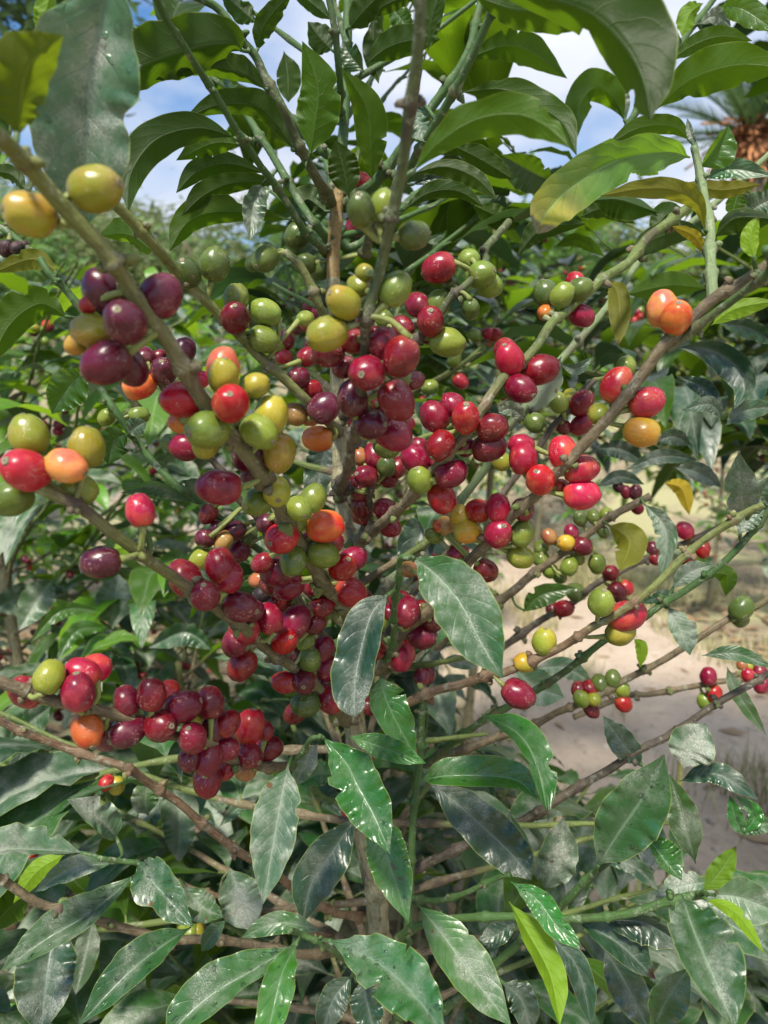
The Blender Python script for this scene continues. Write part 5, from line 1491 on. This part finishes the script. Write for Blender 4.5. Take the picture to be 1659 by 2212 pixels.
leafy_tree((-3.35, 5.0, 0), 6.4, 1.6, 4, 'd', 'dark broadleaf shade tree rising at the upper left, sky showing through its crown', nl=9000, low=.42, lsz=.075)
leafy_tree(far_loc(60, 20), ht(20, 400, 60), 4.5, 6, 'o', 'olive green tree on the slope, left edge of the skyline', nl=7000, low=.1, lsz=.2)
leafy_tree(far_loc(330, 27), ht(27, 490, 330), 4.5, 7, 'o', 'hazy round tree under the blue sky gap at the left', nl=7000, low=.05, lsz=.24, group='trees on the slope')
leafy_tree(far_loc(620, 24), ht(24, 560, 620), 5, 12, 'g', 'hazy tree on the slope left of the main stem', nl=7000, low=.05, lsz=.22, group='trees on the slope')
leafy_tree(far_loc(960, 21), ht(21, 520, 960), 4.2, 15, 'g', 'bright green tree on the slope right of the main stem', nl=8000, low=.05, lsz=.2, group='trees on the slope')
leafy_tree(far_loc(1240, 17), ht(17, 470, 1240), 3.6, 16, 'o', 'pale feathery tree on the slope behind the orange cherries', nl=8000, low=.05, lsz=.16, group='trees on the slope')
leafy_tree(far_loc(1560, 14), ht(14, 480, 1560), 3.4, 18, 'g', 'leafy shrub tree on the slope below the palm', nl=8000, low=.05, lsz=.13, group='trees on the slope')
for i, (x, D, h, mk, lb) in enumerate([(180, 11, 2.6, 'g', 'low green shrub on the bank at the left'), (470, 12, 2.5, 'o', 'low straw green shrub on the bank left of the main stem'), (800, 11.5, 2.3, 'g', 'low shrub on the bank behind the main stem'), (1120, 10, 2.3, 'g', 'low shrub on the bank where the path turns'), (1450, 9, 2.2, 'o', 'low pale shrub on the bank at the right')]):
    leafy_tree(far_loc(x, D), h, 2.0, 30 + i, mk, lb, nl=5000, low=.0, lsz=.09, cat_='shrub', group='shrubs on the bank', clumps=20)
# ---- palm
pl = at(1640, 1106, 9.0); pr = empty('palm_tree', (pl.x, pl.y, hill(pl.x, pl.y)), 'spiky palm with orange fruit stalks at the right edge against the sky', 'palm'); PL = Vector(pr.location)
ctop = at(1620, 300, 9.0); rp = random.Random(2)
tm = MB(); cpt = Vector((ctop.x, ctop.y, ctop.z)); tube(tm, cat([PL - UP * .1, PL.lerp(cpt, .5) + Vector((.1, 0, 0)), cpt], 30), [.24 + .03 * (i % 2) for i in range(30)], None, 14, rnd=rp, rough=.15)
tm.build('trunk', [BM['branch']], pr, PL)
for k in range(26):
    fm = MB(); a = k * 2.4; el = lerp(1.4, .15, (k / 25)); d = Vector((math.cos(a) * math.cos(el), math.sin(a) * math.cos(el), math.sin(el))); Lf = rp.uniform(1.1, 1.5)
    P = [cpt + d * Lf * t + Vector((d.x, d.y, 0)) * (.12 * t * t) - UP * (.30 * t * t * Lf * (1 - math.sin(el) * .6)) for t in [i / 12 for i in range(13)]]
    tube(fm, P, [lerp(.022, .006, i / 12) for i in range(13)], None, 5, rnd=rp, cap=False)
    for i in range(60):
        t = .15 + .85 * i / 60; j = min(11, int(t * 12)); q = P[j].lerp(P[j + 1], t * 12 - j); T = (P[j + 1] - P[j]).normalized(); s = T.cross(UP).normalized()
        for sg in (1, -1):
            l = (s * sg * .75 + T * .85 + UP * rp.uniform(.0, .35)).normalized() * (.34 * math.sin(math.pi * min(1, t * .85 + .12))); w_ = T * .011
            fm.add([q - w_, q + w_, q + l], [(0, 1, 2)], [(0, 0)] * 3, rp.random())
    fm.build('frond', FM['d'], pr, cpt)
def orange_mat():
    g = NT('palm_fruit_stalk'); return g.out(g.n('ShaderNodeBsdfPrincipled', {'Base Color': g.mix(g.attr('va'), (.46, .20, .07), (.30, .14, .07)), 'Roughness': .7}))
om = orange_mat()
for k in range(5):
    fm = MB(); a = -1.57 + (k - 2) * .55; c0 = cpt - UP * .05
    for i in range(150):
        d = Vector((math.cos(a) * .7 + rp.gauss(0, .3), math.sin(a) * .7 + rp.gauss(0, .2), rp.uniform(-.9, .5))); e = c0 + d * rp.uniform(.3, .62)
        tube(fm, [c0, c0.lerp(e, .6) + UP * .05, e - UP * .08], [.012, .010, .022], None, 4, rnd=rp, cap=False, var=0); fm.va[-15:] = [rp.random()] * 15
    fm.build('fruit_stalk', om, pr, cpt)
